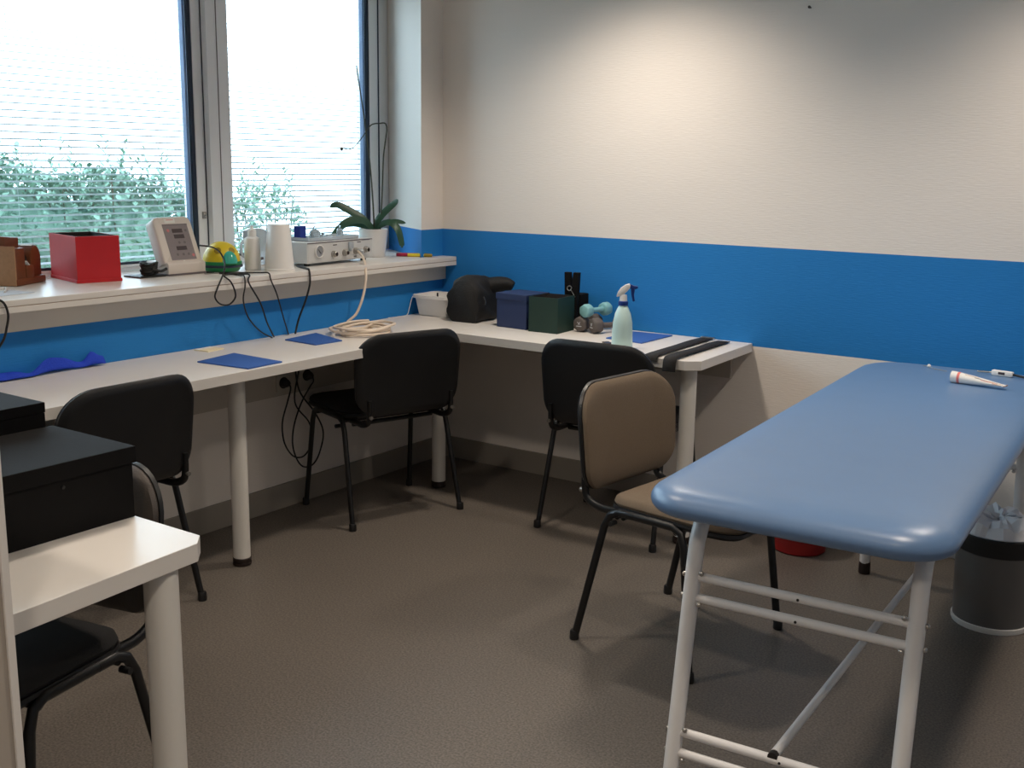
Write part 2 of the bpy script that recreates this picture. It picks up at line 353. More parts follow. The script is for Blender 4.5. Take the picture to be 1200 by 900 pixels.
# ------------------------------------------------------------------ outside
struct(MB().box((-8, -1, -0.45), (14.6, 30, 0.1)).build('trim_2', M['lawn'], smooth=False))['label'] = 'lawn outside the windows'
def hedge(label, yc, width, height, n, fill=True, x=-3.2):
    root = thing('hedge', label, 'hedge', (x, yc, -0.4))
    b = MB(); rnd = random.Random(int(width * 97))
    def top(y):
        e = 1 - 0.14 * max(0, 2 * y / width) ** 3
        return (height - 0.06 + 0.05 * math.sin(y * 7.1) + 0.04 * math.sin(y * 17.3 + 1)) * e
    for i in range(n):
        y = (rnd.random() - 0.5) * width; h_ = top(y)
        z = h_ * (1 - rnd.random() ** 1.6 * 0.95)
        d = 0.42 * (1 - (z / h_) ** 6 * 0.5)
        px = (rnd.random() * 2 - 1) * d
        L = 0.035 + rnd.random() * 0.04; wd = L * 0.30
        q = Matrix.Translation((px, y, z)) @ Matrix.Rotation(rnd.random() * 6.28, 4, 'Z') @ Matrix.Rotation((rnd.random() - 0.3) * 2.0, 4, 'Y')
        b.add([(0, 0, 0), (L * 0.5, -wd, 0.006), (L, 0, 0), (L * 0.5, wd, 0.006)], [(0, 1, 2, 3)], q)
    cb = MB(); NY_ = 60; ring = []
    for i in range(NY_ + 1):                                   # dense inner mass of the crown
        y = -width / 2 + 0.06 + (width - 0.12) * i / NY_; h_ = top(y) * (0.93 + 0.03 * math.sin(i * 2.3)) if fill else 0.2
        ring.append([(0.20, y, 0), (0.24, y, h_ * 0.6), (0.14 + 0.03 * math.sin(i), y, h_ * 0.93), (0, y, h_), (-0.14, y, h_ * 0.93), (-0.24, y, h_ * 0.6), (-0.20, y, 0)])
    vs_ = [p for r_ in ring for p in r_]; fs_ = [(i * 7 + k, i * 7 + k + 1, (i + 1) * 7 + k + 1, (i + 1) * 7 + k) for i in range(NY_) for k in range(6)] + [tuple(range(7)), tuple(range(NY_ * 7, NY_ * 7 + 7))]
    cb.add(vs_, fs_); cb.build('inner_mass', M['hedge'], root)
    for i in range(int(26 * width)):                           # shoots above the crown
        y = (rnd.random() - 0.5) * width * 0.94; h_ = top(y); px = (rnd.random() - 0.5) * 0.5
        ht = 0.05 + rnd.random() * 0.16; lean = (rnd.random() - 0.5) * 0.1
        for k in range(9):
            t = k / 8; L = 0.05 + 0.02 * rnd.random()
            q = Matrix.Translation((px, y + lean * t, h_ - 0.08 + (ht + 0.08) * t)) @ Matrix.Rotation(rnd.random() * 6.28, 4, 'Z') @ Matrix.Rotation(-0.7, 4, 'Y')
            b.add([(0, 0, 0), (L * 0.5, -L * 0.2, 0.004), (L, 0, 0), (L * 0.5, L * 0.2, 0.004)], [(0, 1, 2, 3)], q)
    tag(b.build('foliage', M['hedge'], root, smooth=False), kind='stuff')
    tb = MB()
    for i in range(int(14 * width)):
        y = (rnd.random() - 0.5) * width * 0.9; px = (rnd.random() - 0.5) * 0.3; h_ = top(y)
        tb.tube([(px, y, 0), (px + 0.03, y + 0.04, h_ * 0.5), (px + (rnd.random() - 0.5) * 0.2, y + (rnd.random() - 0.5) * 0.2, h_ * 0.97)], [0.012, 0.003], 5)
    tag(tb.build('branches', M['bark'], root), kind='stuff')
hedge('dense green hedge outside, seen low through the left window', -1.5, 5.6, 1.86, 36000)
hedge('loose leafy bush outside, in the lower corner of the right window', 1.74, 0.64, 1.66, 1500, False)

# ------------------------------------------------------------------ wall shelf under the windows
shelf = thing('wall_shelf', 'long white laminate shelf on a cream apron below the windows', 'shelf', (0, 0, 0.9))
def shelf_poly(front, back_off=0.0): return [(front, -0.001), (front, WL), (WX + 0.002, WL), (WX + 0.002, 0.110), (0.001, -0.166), (0.001, -0.001)]
MB().prism(shelf_poly(0.086), 0.0635, 0.083, bev=0.0015).build('lower_board', M['laminate'], shelf, smooth=False)
MB().prism(shelf_poly(0.0853), 0.0828, 0.0848).build('edge_line', M['edge'], shelf, smooth=False)
MB().prism(shelf_poly(0.086), 0.0847, 0.105, bev=0.003).build('upper_board', M['laminate'], shelf, smooth=False)
MB().box((0.011, WL / 2, 0.028), (0.020, -WL - 0.004, 0.070)).build('apron', M['apron'], shelf, smooth=False)

# ------------------------------------------------------------------ desks
TZ = 0.74
def round_leg(parent, x, y, top, r=0.031):
    l = MB(); l.lathe([(r, 0.026), (r, top)], 28, c=(x, y, 0)); o = l.build('leg', M['leg'], parent)
    f = MB(); f.lathe([(r * 0.95, 0), (r * 1.08, 0.004), (r * 1.08, 0.012), (r * 0.98, 0.013), (r * 0.98, 0.016), (r * 1.08, 0.017), (r * 1.08, 0.028), (r * 1.0, 0.03)], 28, c=(x, y, 0))
    f.build('leg_foot', M['foot'], o)
d1 = thing('desk', 'long white laminate worktop under the window shelf, on round white legs', 'desk', (0.25, -1.6, 0))
T1 = Matrix.Translation((-0.25, 1.6, 0))
MB().prism([(0.002, -0.002), (0.4935, -0.002), (0.4935, -3.3), (0.002, -3.3)], TZ - 0.036, TZ, T=T1, bev=0.0015).build('worktop', M['laminate'], d1, smooth=False)
for (x, y) in ((0.379, -1.657), (0.337, -0.453), (0.379, -2.95)): round_leg(d1, x - 0.25, y + 1.6, TZ - 0.036)
d2 = thing('desk', 'shorter white laminate worktop along the blue back wall with a clipped front corner', 'desk', (1.07, -0.28, 0))
T2 = Matrix.Translation((-1.07, 0.28, 0))
MB().prism([(0.4945, -0.002), (0.4945, -0.5678), (1.590, -0.5678), (1.640, -0.528), (1.622, -0.002)], TZ - 0.036, TZ, T=T2, bev=0.0015).build('worktop', M['laminate'], d2, smooth=False)
round_leg(d2, 1.565 - 1.07, -0.47 + 0.28, TZ - 0.036)
MB().box((1.02 - 1.07, -0.011 + 0.28, 0.645), (1.04, 0.020, 0.118)).build('support_batten', M['board'], d2, smooth=False)
d3 = thing('desk', 'small white table end at the lower left, holding the black boxes', 'desk', (1.4, -3.15, 0))
T3 = Matrix.Translation((-1.4, 3.15, 0))
MB().prism([(0.98, -2.912), (1.705, -2.912), (1.738, -2.945), (1.775, -3.398), (0.98, -3.398)], TZ - 0.036, TZ, T=T3, bev=0.0015).build('worktop', M['laminate'], d3, smooth=False)
round_leg(d3, 1.703 - 1.4, -3.005 + 3.15, TZ - 0.036, 0.032)
round_leg(d3, 1.05 - 1.4, -3.33 + 3.15, TZ - 0.036, 0.032)
bb = thing('backing_board', 'cream board fixed to the wall under the long desk, carrying sockets', 'board', (0.011, -1.6, 0.49))
MB().box((0, 0, 0.105), (0.020, 3.19, 0.21), bev=0.001).build('panel', M['board'], bb, smooth=False)
def socket(y, z, label):
    t = thing('wall_socket', label, 'socket', (0.022, y, z))
    MB().box((0.004, 0, 0), (0.008, 0.07, 0.07), bev=0.003).build('face_plate', M['board'], t)
    RX = Matrix.Rotation(PI / 2, 4, 'Y')
    MB().lathe([(0.024, 0.008), (0.024, 0.011), (0.019, 0.011), (0.019, 0.0085)], 20, T=RX).build('ring', M['socket'], t)
def plug(y, z, label, pts):
    t = thing('power_cord', label, 'cord', (0.031, y, z))
    RX = Matrix.Rotation(PI / 2, 4, 'Y')
    p = MB(); p.lathe([(0.018, 0.0), (0.019, 0.014), (0.014, 0.026), (0.007, 0.034), (0.0, 0.035)], 18, T=RX); p.build('plug', M['socket'], t)
    c = MB(); c.tube([Vector(q) - Vector((0.031, y, z)) for q in pts], 0.0034, 8, smooth=8); c.build('cord', M['cable'], t)
socket(-1.100, 0.545, 'left one of two wall sockets under the long desk')
socket(-0.966, 0.558, 'right one of two wall sockets under the long desk')
plug(-1.100, 0.545, 'black power cord from the left socket, hanging in the outer loop',
     [(0.062, -1.100, 0.545), (0.072, -1.101, 0.525), (0.06, -1.108, 0.472), (0.05, -1.131, 0.385), (0.05, -1.124, 0.3), (0.05, -1.083, 0.236), (0.06, -1.044, 0.218), (0.06, -1.003, 0.232), (0.06, -0.971, 0.282), (0.056, -0.985, 0.36), (0.052, -1.06, 0.46), (0.05, -1.03, 0.60), (0.045, -1.02, 0.702)])
plug(-0.966, 0.558, 'black power cord from the right socket, hanging in the lower loop',
     [(0.062, -0.966, 0.558), (0.072, -0.969, 0.538), (0.05, -0.975, 0.504), (0.055, -1.032, 0.441), (0.066, -1.083, 0.359), (0.066, -1.091, 0.279), (0.066, -1.064, 0.207), (0.066, -1.025, 0.173), (0.066, -0.975, 0.175), (0.06, -0.93, 0.215), (0.055, -0.90, 0.30), (0.05, -0.94, 0.39), (0.044, -1.024, 0.50), (0.036, -1.04, 0.62), (0.03, -1.05, 0.702)])

# ------------------------------------------------------------------ chairs
def chair(label, fab_front, fab_seat, loc, fwd, shell):
    rz = math.atan2(-fwd[0], fwd[1])
    t = thing('stacking_chair', label, 'chair', (loc[0], loc[1], 0), rz, 'padded four-legged stacking chairs')
    # seat: plastic pan with a domed cushion
    def dome(v):
        u = v.y / 0.21; return Vector((v.x, v.y + 0.292, v.z - (0.020 * max(0, u) ** 3) + 0.006 * (abs(v.x) / 0.235) ** 2))
    s = MB(); s.puff(rrect(0.475, 0.42, [0.11, 0.11, 0.07, 0.07]), [(0.030, 0.426), (0.008, 0.430), (0.000, 0.440), (0.002, 0.449)], fn=dome); so = s.build('seat_pan', M['black_plastic'], t)
    s = MB(); s.puff(rrect(0.470, 0.415, [0.11, 0.11, 0.07, 0.07]), [(0.004, 0.449), (0.000, 0.457), (0.005, 0.470), (0.018, 0.478), (0.05, 0.483), (0.10, 0.485), (0.16, 0.4855)], fn=dome); s.build('seat', fab_seat, t)
    # backrest: curved padded shell, reclined
    def lean(v):
        x = v.x; h = v.y; d = v.z
        x *= 1.0 + 0.03 * (h / 0.16)
        return Vector((x, -0.020 - 0.10 * (h + 0.165) + d + 0.55 * x * x - 0.05 * (h / 0.165) ** 2 * 0.2, 0.628 + h))
    bo = rrect(0.484, 0.336, [0.115, 0.115, 0.090, 0.090])
    s = MB(); s.puff(bo, [(0.030, -0.020), (0.010, -0.016), (0.000, -0.006), (0.002, 0.004)], fn=lean); s.build('back_shell', shell, t)
    s = MB(); s.puff(bo, [(0.006, 0.004), (0.003, 0.010), (0.008, 0.020), (0.022, 0.026), (0.05, 0.029), (0.09, 0.030), (0.14, 0.030)], fn=lean); s.build('backrest', fab_front, t)
    m_ = M['black_metal']; hinge = MB()
    for sx in (-1, 1):
        b = MB(); b.tube([(sx * 0.256, 0.000, 0.014), (sx * 0.240, 0.088, 0.385), (sx * 0.238, 0.108, 0.424), (sx * 0.237, 0.140, 0.438), (sx * 0.237, 0.19, 0.438)], 0.0125, 12, flat=0.8)
        lo = b.build('leg', m_, t)
        f = MB(); f.lathe([(0.0145, 0), (0.0155, 0.004), (0.0145, 0.026), (0.0125, 0.030)], 12, c=(sx * 0.257, -0.002, 0)); f.build('leg_foot', M['black_plastic'], lo)
        b = MB(); b.tube([(sx * 0.256, 0.418, 0.014), (sx * 0.240, 0.372, 0.385), (sx * 0.238, 0.358, 0.424), (sx * 0.236, 0.328, 0.438), (sx * 0.236, 0.18, 0.438)], 0.0125, 12, flat=0.8)
        lo = b.build('leg', m_, t)
        f = MB(); f.lathe([(0.0145, 0), (0.0155, 0.004), (0.0145, 0.026), (0.0125, 0.030)], 12, c=(sx * 0.257, 0.420, 0)); f.build('leg_foot', M['black_plastic'], lo)
        u = MB(); u.tube([(sx * 0.185, 0.30, 0.420), (sx * 0.187, 0.10, 0.420), (sx * 0.190, 0.030, 0.421), (sx * 0.190, -0.018, 0.440), (sx * 0.190, -0.028, 0.475), (sx * 0.190, -0.028, 0.53)], 0.013, 12, flat=0.75, smooth=4)
        u.build('back_upright', m_, t)
        k = MB(); k.tube([(sx * 0.190, -0.030, 0.462), (sx * 0.190, -0.047, 0.462)], 0.007, 10); k.build('bolt', M['steel'], t)['label'] = 'steel bolt on the back upright'
        k = MB(); k.tube([(sx * 0.236, 0.125, 0.405), (sx * 0.262, 0.125, 0.405)], 0.008, 10); k.build('bolt', M['black_plastic'], t)
    c = MB()
    for y in (0.13, 0.34): c.tube([(-0.236, y, 0.424), (0.236, y, 0.424)], 0.010, 10)
    c.tube([(-0.188, 0.118, 0.405), (0.188, 0.118, 0.405)], 0.009, 10)
    c.build('seat_frame', m_, t)
    return t
BF = M['black_fab']; BP = M['black_plastic']
chair('black fabric chair at the long desk, nearest the small table with the boxes', BF, BF, (0.53, -2.222), (-1, -0.01), BP)
chair('black fabric chair at the long desk, below the beige hose, in front of the sockets', BF, BF, (0.53, -0.900), (-0.945, 0.327), BP)
chair('black fabric chair pushed under the back desk, behind the taupe chair', BF, BF, (1.267, -0.6425), (-0.045, 1), BP)
chair('taupe fabric chair standing beside the blue treatment couch', M['grey_fab'], M['grey_fab'], (1.7285, -1.2255), (0.9914, -0.1305), BP)
chair('dark brown-backed chair tucked under the small table at the lower left', M['brown_leather'], BF, (1.212, -2.864), (0.2, -0.98), BP)

# ------------------------------------------------------------------ treatment couch
BR = math.atan2(0.054, 1.0)
bed = thing('treatment_couch', 'blue vinyl treatment couch on a white tubular frame, at the right', 'couch', (2.515, -1.135, 0), BR)
mm = MB(); mrings = []
for i in range(13):
    a = -PI / 2 + PI / 2 * i / 12; mrings.append((0.030 * (1 - math.cos(a)), 0.722 + 0.026 * math.sin(a)))
mrings += [(0.001, 0.729), (0.005, 0.737), (0.012, 0.745), (0.024, 0.7525), (0.040, 0.7580), (0.062, 0.7620), (0.090, 0.7640), (0.14, 0.7650), (0.22, 0.7653), (0.30, 0.7653)]
mm.puff(rrect(0.660, 2.03, [0.16, 0.16, 0.115, 0.115], 14), mrings, T=Matrix.Translation((0.006, 0, 0))); mm.build('mattress', M['bed'], bed, angle=70)
FM = M['bedframe']; FO = 0.025; FW = 0.244      # frame offset and half width
def bed_frame(sgn):
    """one pair of splayed legs with its four crossbars; sgn -1 near end, +1 far end"""
    yf = -0.985 if sgn < 0 else 0.785; yt = yf - sgn * 0.105
    for sx in (-1, 1):
        l = MB(); l.tube([(FO + sx * (FW + dx), y, z) for dx, y, z in ((0.004, yf, 0.03), (0, yf - sgn * 0.080, 0.56), (-0.001, yf - sgn * 0.090, 0.62), (-0.002, yf - sgn * 0.110, 0.660), (-0.002, yf - sgn * 0.150, 0.685), (-0.002, yf - sgn * 0.20, 0.69), (-0.002, -0.10 + sgn * 0.002, 0.69))], 0.0185, 16)
        lo = l.build('leg', FM, bed)
        f = MB(); f.lathe([(0.0195, 0), (0.0215, 0.004), (0.0205, 0.045), (0.018, 0.046)], 16, c=(FO + sx * (FW + 0.004), yf, 0)); f.build('leg_foot', M['foot'], lo)
    for z in (0.540, 0.492, 0.182, 0.134):
        y = yf - sgn * 0.08 * (z - 0.03) / 0.53
        b = MB(); b.tube([(FO - FW + 0.008, y, z), (FO + FW - 0.008, y, z)], 0.0105, 12); bo = b.build('crossbar', FM, bed)
        h_ = MB(); h_.lathe([(0.0032, 0), (0.0032, 0.001)], 10, T=Matrix.Translation((FO, y - 0.0098, z)) @ Matrix.Rotation(PI / 2, 4, 'X')); h_.build('bolt_hole', M['socket'], bo)
        for sx in (-1, 1):
            k = MB(); k.lathe([(0.006, 0), (0.006, 0.003), (0.003, 0.006), (0, 0.0065)], 10, T=Matrix.Translation((FO + sx * (FW - 0.023), y - 0.009, z + 0.012 * (1 if z in (0.540, 0.182) else -1))) @ Matrix.Rotation(PI / 2, 4, 'X')); k.build('bolt', M['steel'], bo)
            k = MB(); k.lathe([(0.006, 0), (0.006, 0.004), (0.003, 0.007), (0, 0.0075)], 10, T=Matrix.Translation((FO + sx * (FW + 0.019), y, z)) @ Matrix.Rotation(sx * PI / 2, 4, 'Y')); k.build('bolt', M['steel'], bo)
bed_frame(-1); bed_frame(1)
for y in (-0.72, 0.52):
    MB().tube([(FO - FW, y, 0.686), (FO + FW, y, 0.686)], 0.0125, 12).build('cross_rail', FM, bed)
st = MB(); st.tube([(0.008, -0.952, 0.190), (0.045, 0.752, 0.190)], 0.0105, 12); so = st.build('floor_strut', FM, bed)
e = MB(); e.lathe([(0.0112, 0), (0.0112, 0.016)], 12, T=Matrix.Translation((0.008, -0.955, 0.190)) @ Matrix.Rotation(PI / 2, 4, 'X')); e.lathe([(0.0112, 0), (0.0112, 0.016)], 12, T=Matrix.Translation((0.045, 0.760, 0.190)) @ Matrix.Rotation(PI / 2, 4, 'X')); e.build('strut_cap', M['socket'], so)

# things on the couch
BZ = 0.7654
t = thing('cream_tube', 'white squeeze tube with a pink-red band lying on the blue couch', 'tube', (2.518, -0.492, BZ), math.atan2(-0.024, 0.215)); t.scale = (0.80, 0.80, 0.80)
prof = [(0.0, 0.024, 0.024), (0.02, 0.0245, 0.024), (0.10, 0.022, 0.017), (0.16, 0.020, 0.009), (0.215, 0.019, 0.002)]
def tube_part(x0, x1, grow=0.0, n=9):
    vs = []; fs = []; K = 20
    for i in range(n):
        x = x0 + (x1 - x0) * i / (n - 1)
        for a, b in zip(prof, prof[1:]):
            if a[0] <= x <= b[0] + 1e-9:
                q = (x - a[0]) / (b[0] - a[0]); ry = a[1] + (b[1] - a[1]) * q; rzz = a[2] + (b[2] - a[2]) * q; break
        for k in range(K):
            an = 2 * PI * k / K; vs.append((x, (ry + grow) * math.cos(an), 0.0245 + (rzz + grow) * math.sin(an) - 0.010 * (x / 0.215)))
    for i in range(n - 1):
        for k in range(K): fs.append((i * K + k, i * K + (k + 1) % K, (i + 1) * K + (k + 1) % K, (i + 1) * K + k))
    fs.append(tuple(range(K))); fs.append(tuple(range((n - 1) * K, n * K)))
    b = MB(); b.add(vs, fs); return b
o = tube_part(0.0, 0.215, n=18).build('tube_body', M['white_p'], t)
tube_part(0.026, 0.036, 0.0004, 4).build('band', M['stripe'], o)
def tube_point(x, an):
    for a, b in zip(prof, prof[1:]):
        if a[0] <= x <= b[0] + 1e-9:
            q = (x - a[0]) / (b[0] - a[0]); ry = a[1] + (b[1] - a[1]) * q; rz_ = a[2] + (b[2] - a[2]) * q
            return ((ry + 0.0005) * math.cos(an), 0.0245 + (rz_ + 0.0005) * math.sin(an) - 0.010 * (x / 0.215))
for x0, x1, a0, a1, mm_ in ((0.055, 0.115, 1.95, 2.05, 'gold'), (0.095, 0.150, 2.18, 2.30, 'print_'), (0.120, 0.185, 2.40, 2.52, 'stripe'), (0.150, 0.205, 2.05, 2.25, 'gold'), (0.165, 0.200, 2.70, 2.95, 'gold')):
    vs = []
    for i in range(8):
        x = x0 + (x1 - x0) * i / 7
        for an in (a0, a1):
            y_, z_ = tube_point(x, an); vs.append((x, y_, z_))
    b = MB(); b.add(vs, [(2 * i, 2 * i + 1, 2 * i + 3, 2 * i + 2) for i in range(7)]); b.build('print_line', M[mm_], o, smooth=False)
MB().box((0.212, 0, 0.0145), (0.008, 0.038, 0.004), bev=0.001).build('crimp', M['gold'], o, smooth=False)
t = thing('digital_probe', 'small white digital probe with a black lead lying on the far end of the couch', 'probe', (2.630, -0.262, BZ), math.atan2(-0.03, 0.2))
o = MB().box((0, 0, 0.009), (0.07, 0.022, 0.018), bev=0.005).build('body', M['white_p'], t)
MB().box((0.0, -0.0112, 0.010), (0.022, 0.001, 0.008)).build('display', M['display'], o, smooth=False)
MB().tube([(-0.035, 0, 0.008), (-0.085, 0.002, 0.005)], 0.003, 8).build('tip', M['steel'], t)
b = MB(); b.tube([(0.034, 0, 0.009), (0.06, -0.004, 0.007), (0.10, -0.008, 0.0045), (0.17, 0.015, 0.0045)], 0.004, 8, smooth=6); b.build('lead', M['cable'], t)
t = thing('wire_pin', 'tiny pin with a pale bead and thin wire on the couch, left of the tube', 'pin', (2.388, -0.262, BZ), -0.5)
MB().lathe([(0, 0), (0.006, 0.003), (0.007, 0.007), (0.004, 0.012), (0, 0.013)], 12).build('bead', M['white_p'], t)
b = MB(); b.tube([(-0.03, 0.005, 0.002), (0, 0, 0.005), (0.03, -0.004, 0.002), (0.08, 0.0, 0.002)], 0.0012, 6, smooth=4); b.build('wire', M['steel'], t)

# ------------------------------------------------------------------ bin, red bucket
t = thing('waste_bin', 'smoky grey waste bin with a black rim and white liner, behind the couch', 'bin', (2.720, -0.548, 0))
b = MB(); b.lathe([(0.116, 0.016), (0.128, 0.31), (0.124, 0.31), (0.112, 0.020), (0, 0.020)], 40); b.build('bin_body', M['bin'], t)
b = MB(); b.lathe([(0.0, 0.0), (0.118, 0.0), (0.121, 0.006), (0.121, 0.018), (0.115, 0.020)], 40); b.build('base_ring', M['white_p'], t)
b = MB(); b.lathe([(0.1275, 0.255), (0.1315, 0.258), (0.1335, 0.312), (0.1300, 0.316), (0.1235, 0.312), (0.1235, 0.27)], 40); b.build('rim', M['bin_dark'], t)
b = MB(); rnd = random.Random(3); K = 44; vs = []; fs = []; prof_ = [(0.118, 0.285), (0.124, 0.317), (0.110, 0.340), (0.080, 0.352), (0.045, 0.345), (0.012, 0.335)]
for i, (r, z) in enumerate(prof_):
    for k in range(K):
        a = 2 * PI * k / K; j = 0.0 if i < 2 else 1.0
        q = 0.6 * math.sin(3 * a + i) + 0.5 * math.sin(7 * a + 2 * i) + rnd.uniform(-0.35, 0.35)
        vs.append(((r + 0.012 * j * rnd.uniform(-1, 1)) * math.cos(a), (r + 0.012 * j * rnd.uniform(-1, 1)) * math.sin(a), z + 0.014 * j + 0.016 * j * q))
for i in range(len(prof_) - 1):
    for k in range(K): fs.append((i * K + k, i * K + (k + 1) % K, (i + 1) * K + (k + 1) % K, (i + 1) * K + k))
fs.append(tuple(range((len(prof_) - 1) * K, len(prof_) * K))); b.add(vs, fs); b.build('liner', M['bagwhite'], t, angle=25)
t = thing('red_bucket', 'dark red plastic bucket on the floor behind the taupe chair', 'bucket', (1.962, -0.252, 0))
b = MB(); b.lathe([(0, 0), (0.094, 0), (0.101, 0.006), (0.103, 0.03), (0.112, 0.19), (0.118, 0.192), (0.118, 0.202), (0.108, 0.202), (0.098, 0.02), (0, 0.02)], 40); b.build('bucket_body', M['red_plastic'], t)
b = MB(); b.lathe([(0.1055, 0.060), (0.109, 0.062), (0.109, 0.070), (0.1065, 0.072)], 40); b.build('rib', M['red_plastic'], t)

# ------------------------------------------------------------------ tall cabinet at the left edge, nail
t = thing('side_cabinet', 'pale grey cabinet side cut off by the left edge of the view', 'cabinet', (1.487, -3.66, 0))
MB().box((0, 0, 0.56), (0.80, 0.508, 1.12), bev=0.001).build('carcass', M['cabinet'], t, smooth=False)
MB().box((0.4035, 0.249, 0.56), (0.006, 0.012, 1.12), bev=0.0015).build('edge_band', M['laminate'], t, smooth=False)
MB().box((0.0, -0.004, 1.131), (0.81, 0.520, 0.022), bev=0.002).build('top_board', M['laminate'], t, smooth=False)
MB().box((0.0, -0.264, 0.58), (0.79, 0.02, 1.04), bev=0.002).build('door', M['cabinet'], t, smooth=False)
n_ = MB(); n_.tube([(0, 0, 0), (0, -0.016, 0.001)], 0.003, 8); n_.lathe([(0.0055, 0), (0.0055, 0.002)], 10, T=Matrix.Translation((0, -0.016, 0.001)) @ Matrix.Rotation(PI / 2, 4, 'X'))
tag(n_.build('wall_nail', M['nail'], loc=(1.776, 0.001, 2.047)), 'small dark nail high on the cream back wall', 'nail')

# ------------------------------------------------------------------ things on the wall shelf
ST = SH + 0.0002
# tape dispenser; local u = image right along its front, v = away from the room
t = thing('tape_dispenser', 'brown wooden tape dispenser at the left end of the window shelf', 'tape dispenser', (-0.236, -2.075, ST), math.atan2(0.155, -0.08))
MB().box((0.088, 0.062, 0.013), (0.184, 0.118, 0.026), bev=0.006).build('base', M['wood'], t)
MB().box((0.030, 0.066, 0.076), (0.058, 0.118, 0.110), bev=0.003).build('holder_block', M['wood'], t)
MB().box((-0.003, 0.066, 0.070), (0.008, 0.120, 0.138), bev=0.002).build('side_panel', M['cork'], t)
b = MB(); b.box((0, 0, 0), (0.088, 0.066, 0.052), bev=0.007, T=Matrix.Translation((0.046, 0.078, 0.142)) @ Matrix.Rotation(0.10, 4, 'Y')); b.build('cap_block', M['wood'], t)
RX = Matrix.Translation((0.142, 0.052, 0.088)) @ Matrix.Rotation(PI / 2, 4, 'X')
b = MB(); b.prism([(0.034 * math.cos(a), 0.046 * math.sin(a)) for a in [PI * k / 14 for k in range(15)]] + [(-0.034, -0.066), (0.034, -0.066)], -0.036, 0.036, T=RX, bev=0.006); b.build('side_cheek', M['wood'], t)
b = MB(); P_ = [(0.036 * math.cos(a), 0.048 * math.sin(a)) for a in [PI * 0.62 * k / 10 for k in range(11)]]
b.prism(P_ + [(0.978 * x, 0.978 * y) for x, y in reversed(P_)], -0.012, 0.030, T=RX); b.build('tape_edge', M['white_paper'], t, smooth=False)
b = MB(); b.lathe([(0.014, -0.016), (0.036, -0.016), (0.036, 0.016), (0.014, 0.016)], 24, T=Matrix.Translation((0.086, 0.062, 0.082)) @ Matrix.Rotation(PI / 2, 4, 'Y')); b.build('tape_roll', M['dark_in'], t)
b = MB(); b.box((0.084, 0.020, 0.046), (0.052, 0.036, 0.048), bev=0.012); b.build('nose_block', M['wood'], t)
MB().box((0.066, 0.010, 0.076), (0.022, 0.020, 0.003), T=Matrix.Translation((0.066, 0.010, 0.076)) @ Matrix.Rotation(0.75, 4, 'Y') @ Matrix.Translation((-0.066, -0.010, -0.076))).build('tape_end', M['white_paper'], t, smooth=False)
# red open box
def open_box(name, label, cat, P, ax, W, D, H, m_out, m_in, tk=0.004, flare=0.0):
    t = thing(name, label, cat, P, ax)
    b = MB(); a = tk
    o = [(0, 0), (W, 0), (W, D), (0, D)]; i_ = [(a, a), (W - a, a), (W - a, D - a), (a, D - a)]
    vs = [(x, y, 0) for x, y in o] + [(x, y, H) for x, y in o] + [(x, y, H) for x, y in i_] + [(x, y, a) for x, y in i_]
    fs = [(3, 2, 1, 0)]
    for k in range(4):
        n = (k + 1) % 4; fs += [(k, n, 4 + n, 4 + k), (4 + k, 4 + n, 8 + n, 8 + k)]
    b.add(vs, fs); ob = b.build('box_body', m_out, t, smooth=False)
    b = MB(); vs = [(x, y, H - 0.0005) for x, y in i_] + [(x, y, a) for x, y in i_]
    b.add(vs, [(k, (k + 1) % 4, 4 + (k + 1) % 4, 4 + k) for k in range(4)] + [(4, 5, 6, 7)]); b.build('lining', m_in, t, smooth=False)
    return t
ra = math.atan2(0.153, 0.036)
t = open_box('red_box', 'open red box standing on the window shelf', 'box', (-0.176, -1.886, ST), ra, 0.160, 0.258, 0.167, M['red'], M['dark_in'])
MB().box((0.080, 0.128, 0.006), (0.167, 0.262, 0.012), bev=0.002).build('foot_lip', M['red'], t, smooth=False)
# therapy console
t = thing('therapy_console', 'beige tilted console with a grey panel of displays on the window shelf', 'console', (-0.150, -1.425, ST))
b = MB(); prof_b = [(0.002, 0), (0.004, 0.044), (-0.008, 0.052), (-0.13, 0.052), (-0.14, 0.0)]
TY = Matrix(((1, 0, 0, 0), (0, 0, 1, 0), (0, 1, 0, 0), (0, 0, 0, 1)))
b.prism([(x, z) for x, z in prof_b], -0.086, 0.092, T=TY, bev=0.003); b.build('base', M['beige_plastic'], t)
MB().box((-0.066, 0.003, 0.004), (0.145, 0.182, 0.007), bev=0.002).build('base_plate', M['button'], t)
lean_ = math.radians(-22)
TT = Matrix.Translation((-0.012, 0.0, 0.044)) @ Matrix.Rotation(lean_, 4, 'Y') @ Matrix(((0, 0, 1, 0), (1, 0, 0, 0), (0, 1, 0, 0), (0, 0, 0, 1)))   # panel x -> y, y -> up, z -> towards the room
b = MB(); b.puff(rrect(0.182, 0.192, [0.028, 0.028, 0.006, 0.006]), [(0.012, -0.058), (0.004, -0.050), (0.0, -0.006), (0.003, 0.0), (0.006, 0.0015)], T=TT @ Matrix.Translation((0, 0.096, 0))); b.build('housing', M['beige_plastic'], t)
b = MB(); b.box((0.006, 0.085, 0.0018), (0.118, 0.142, 0.002), T=TT); sc_ = b.build('panel', M['screen'], t, smooth=False)
b = MB(); b.box((0.006, 0.1575, 0.0025), (0.118, 0.004, 0.003), T=TT); b.build('panel_lip', M['button'], t, smooth=False)
for (x, y, w_) in ((0.010, 0.132, 0.048), (0.012, 0.109, 0.048), (0.008, 0.061, 0.048)):
    b = MB(); b.box((x, y, 0.0032), (w_, 0.016, 0.0012), T=TT); b.build('display', M['display'], sc_, smooth=False)
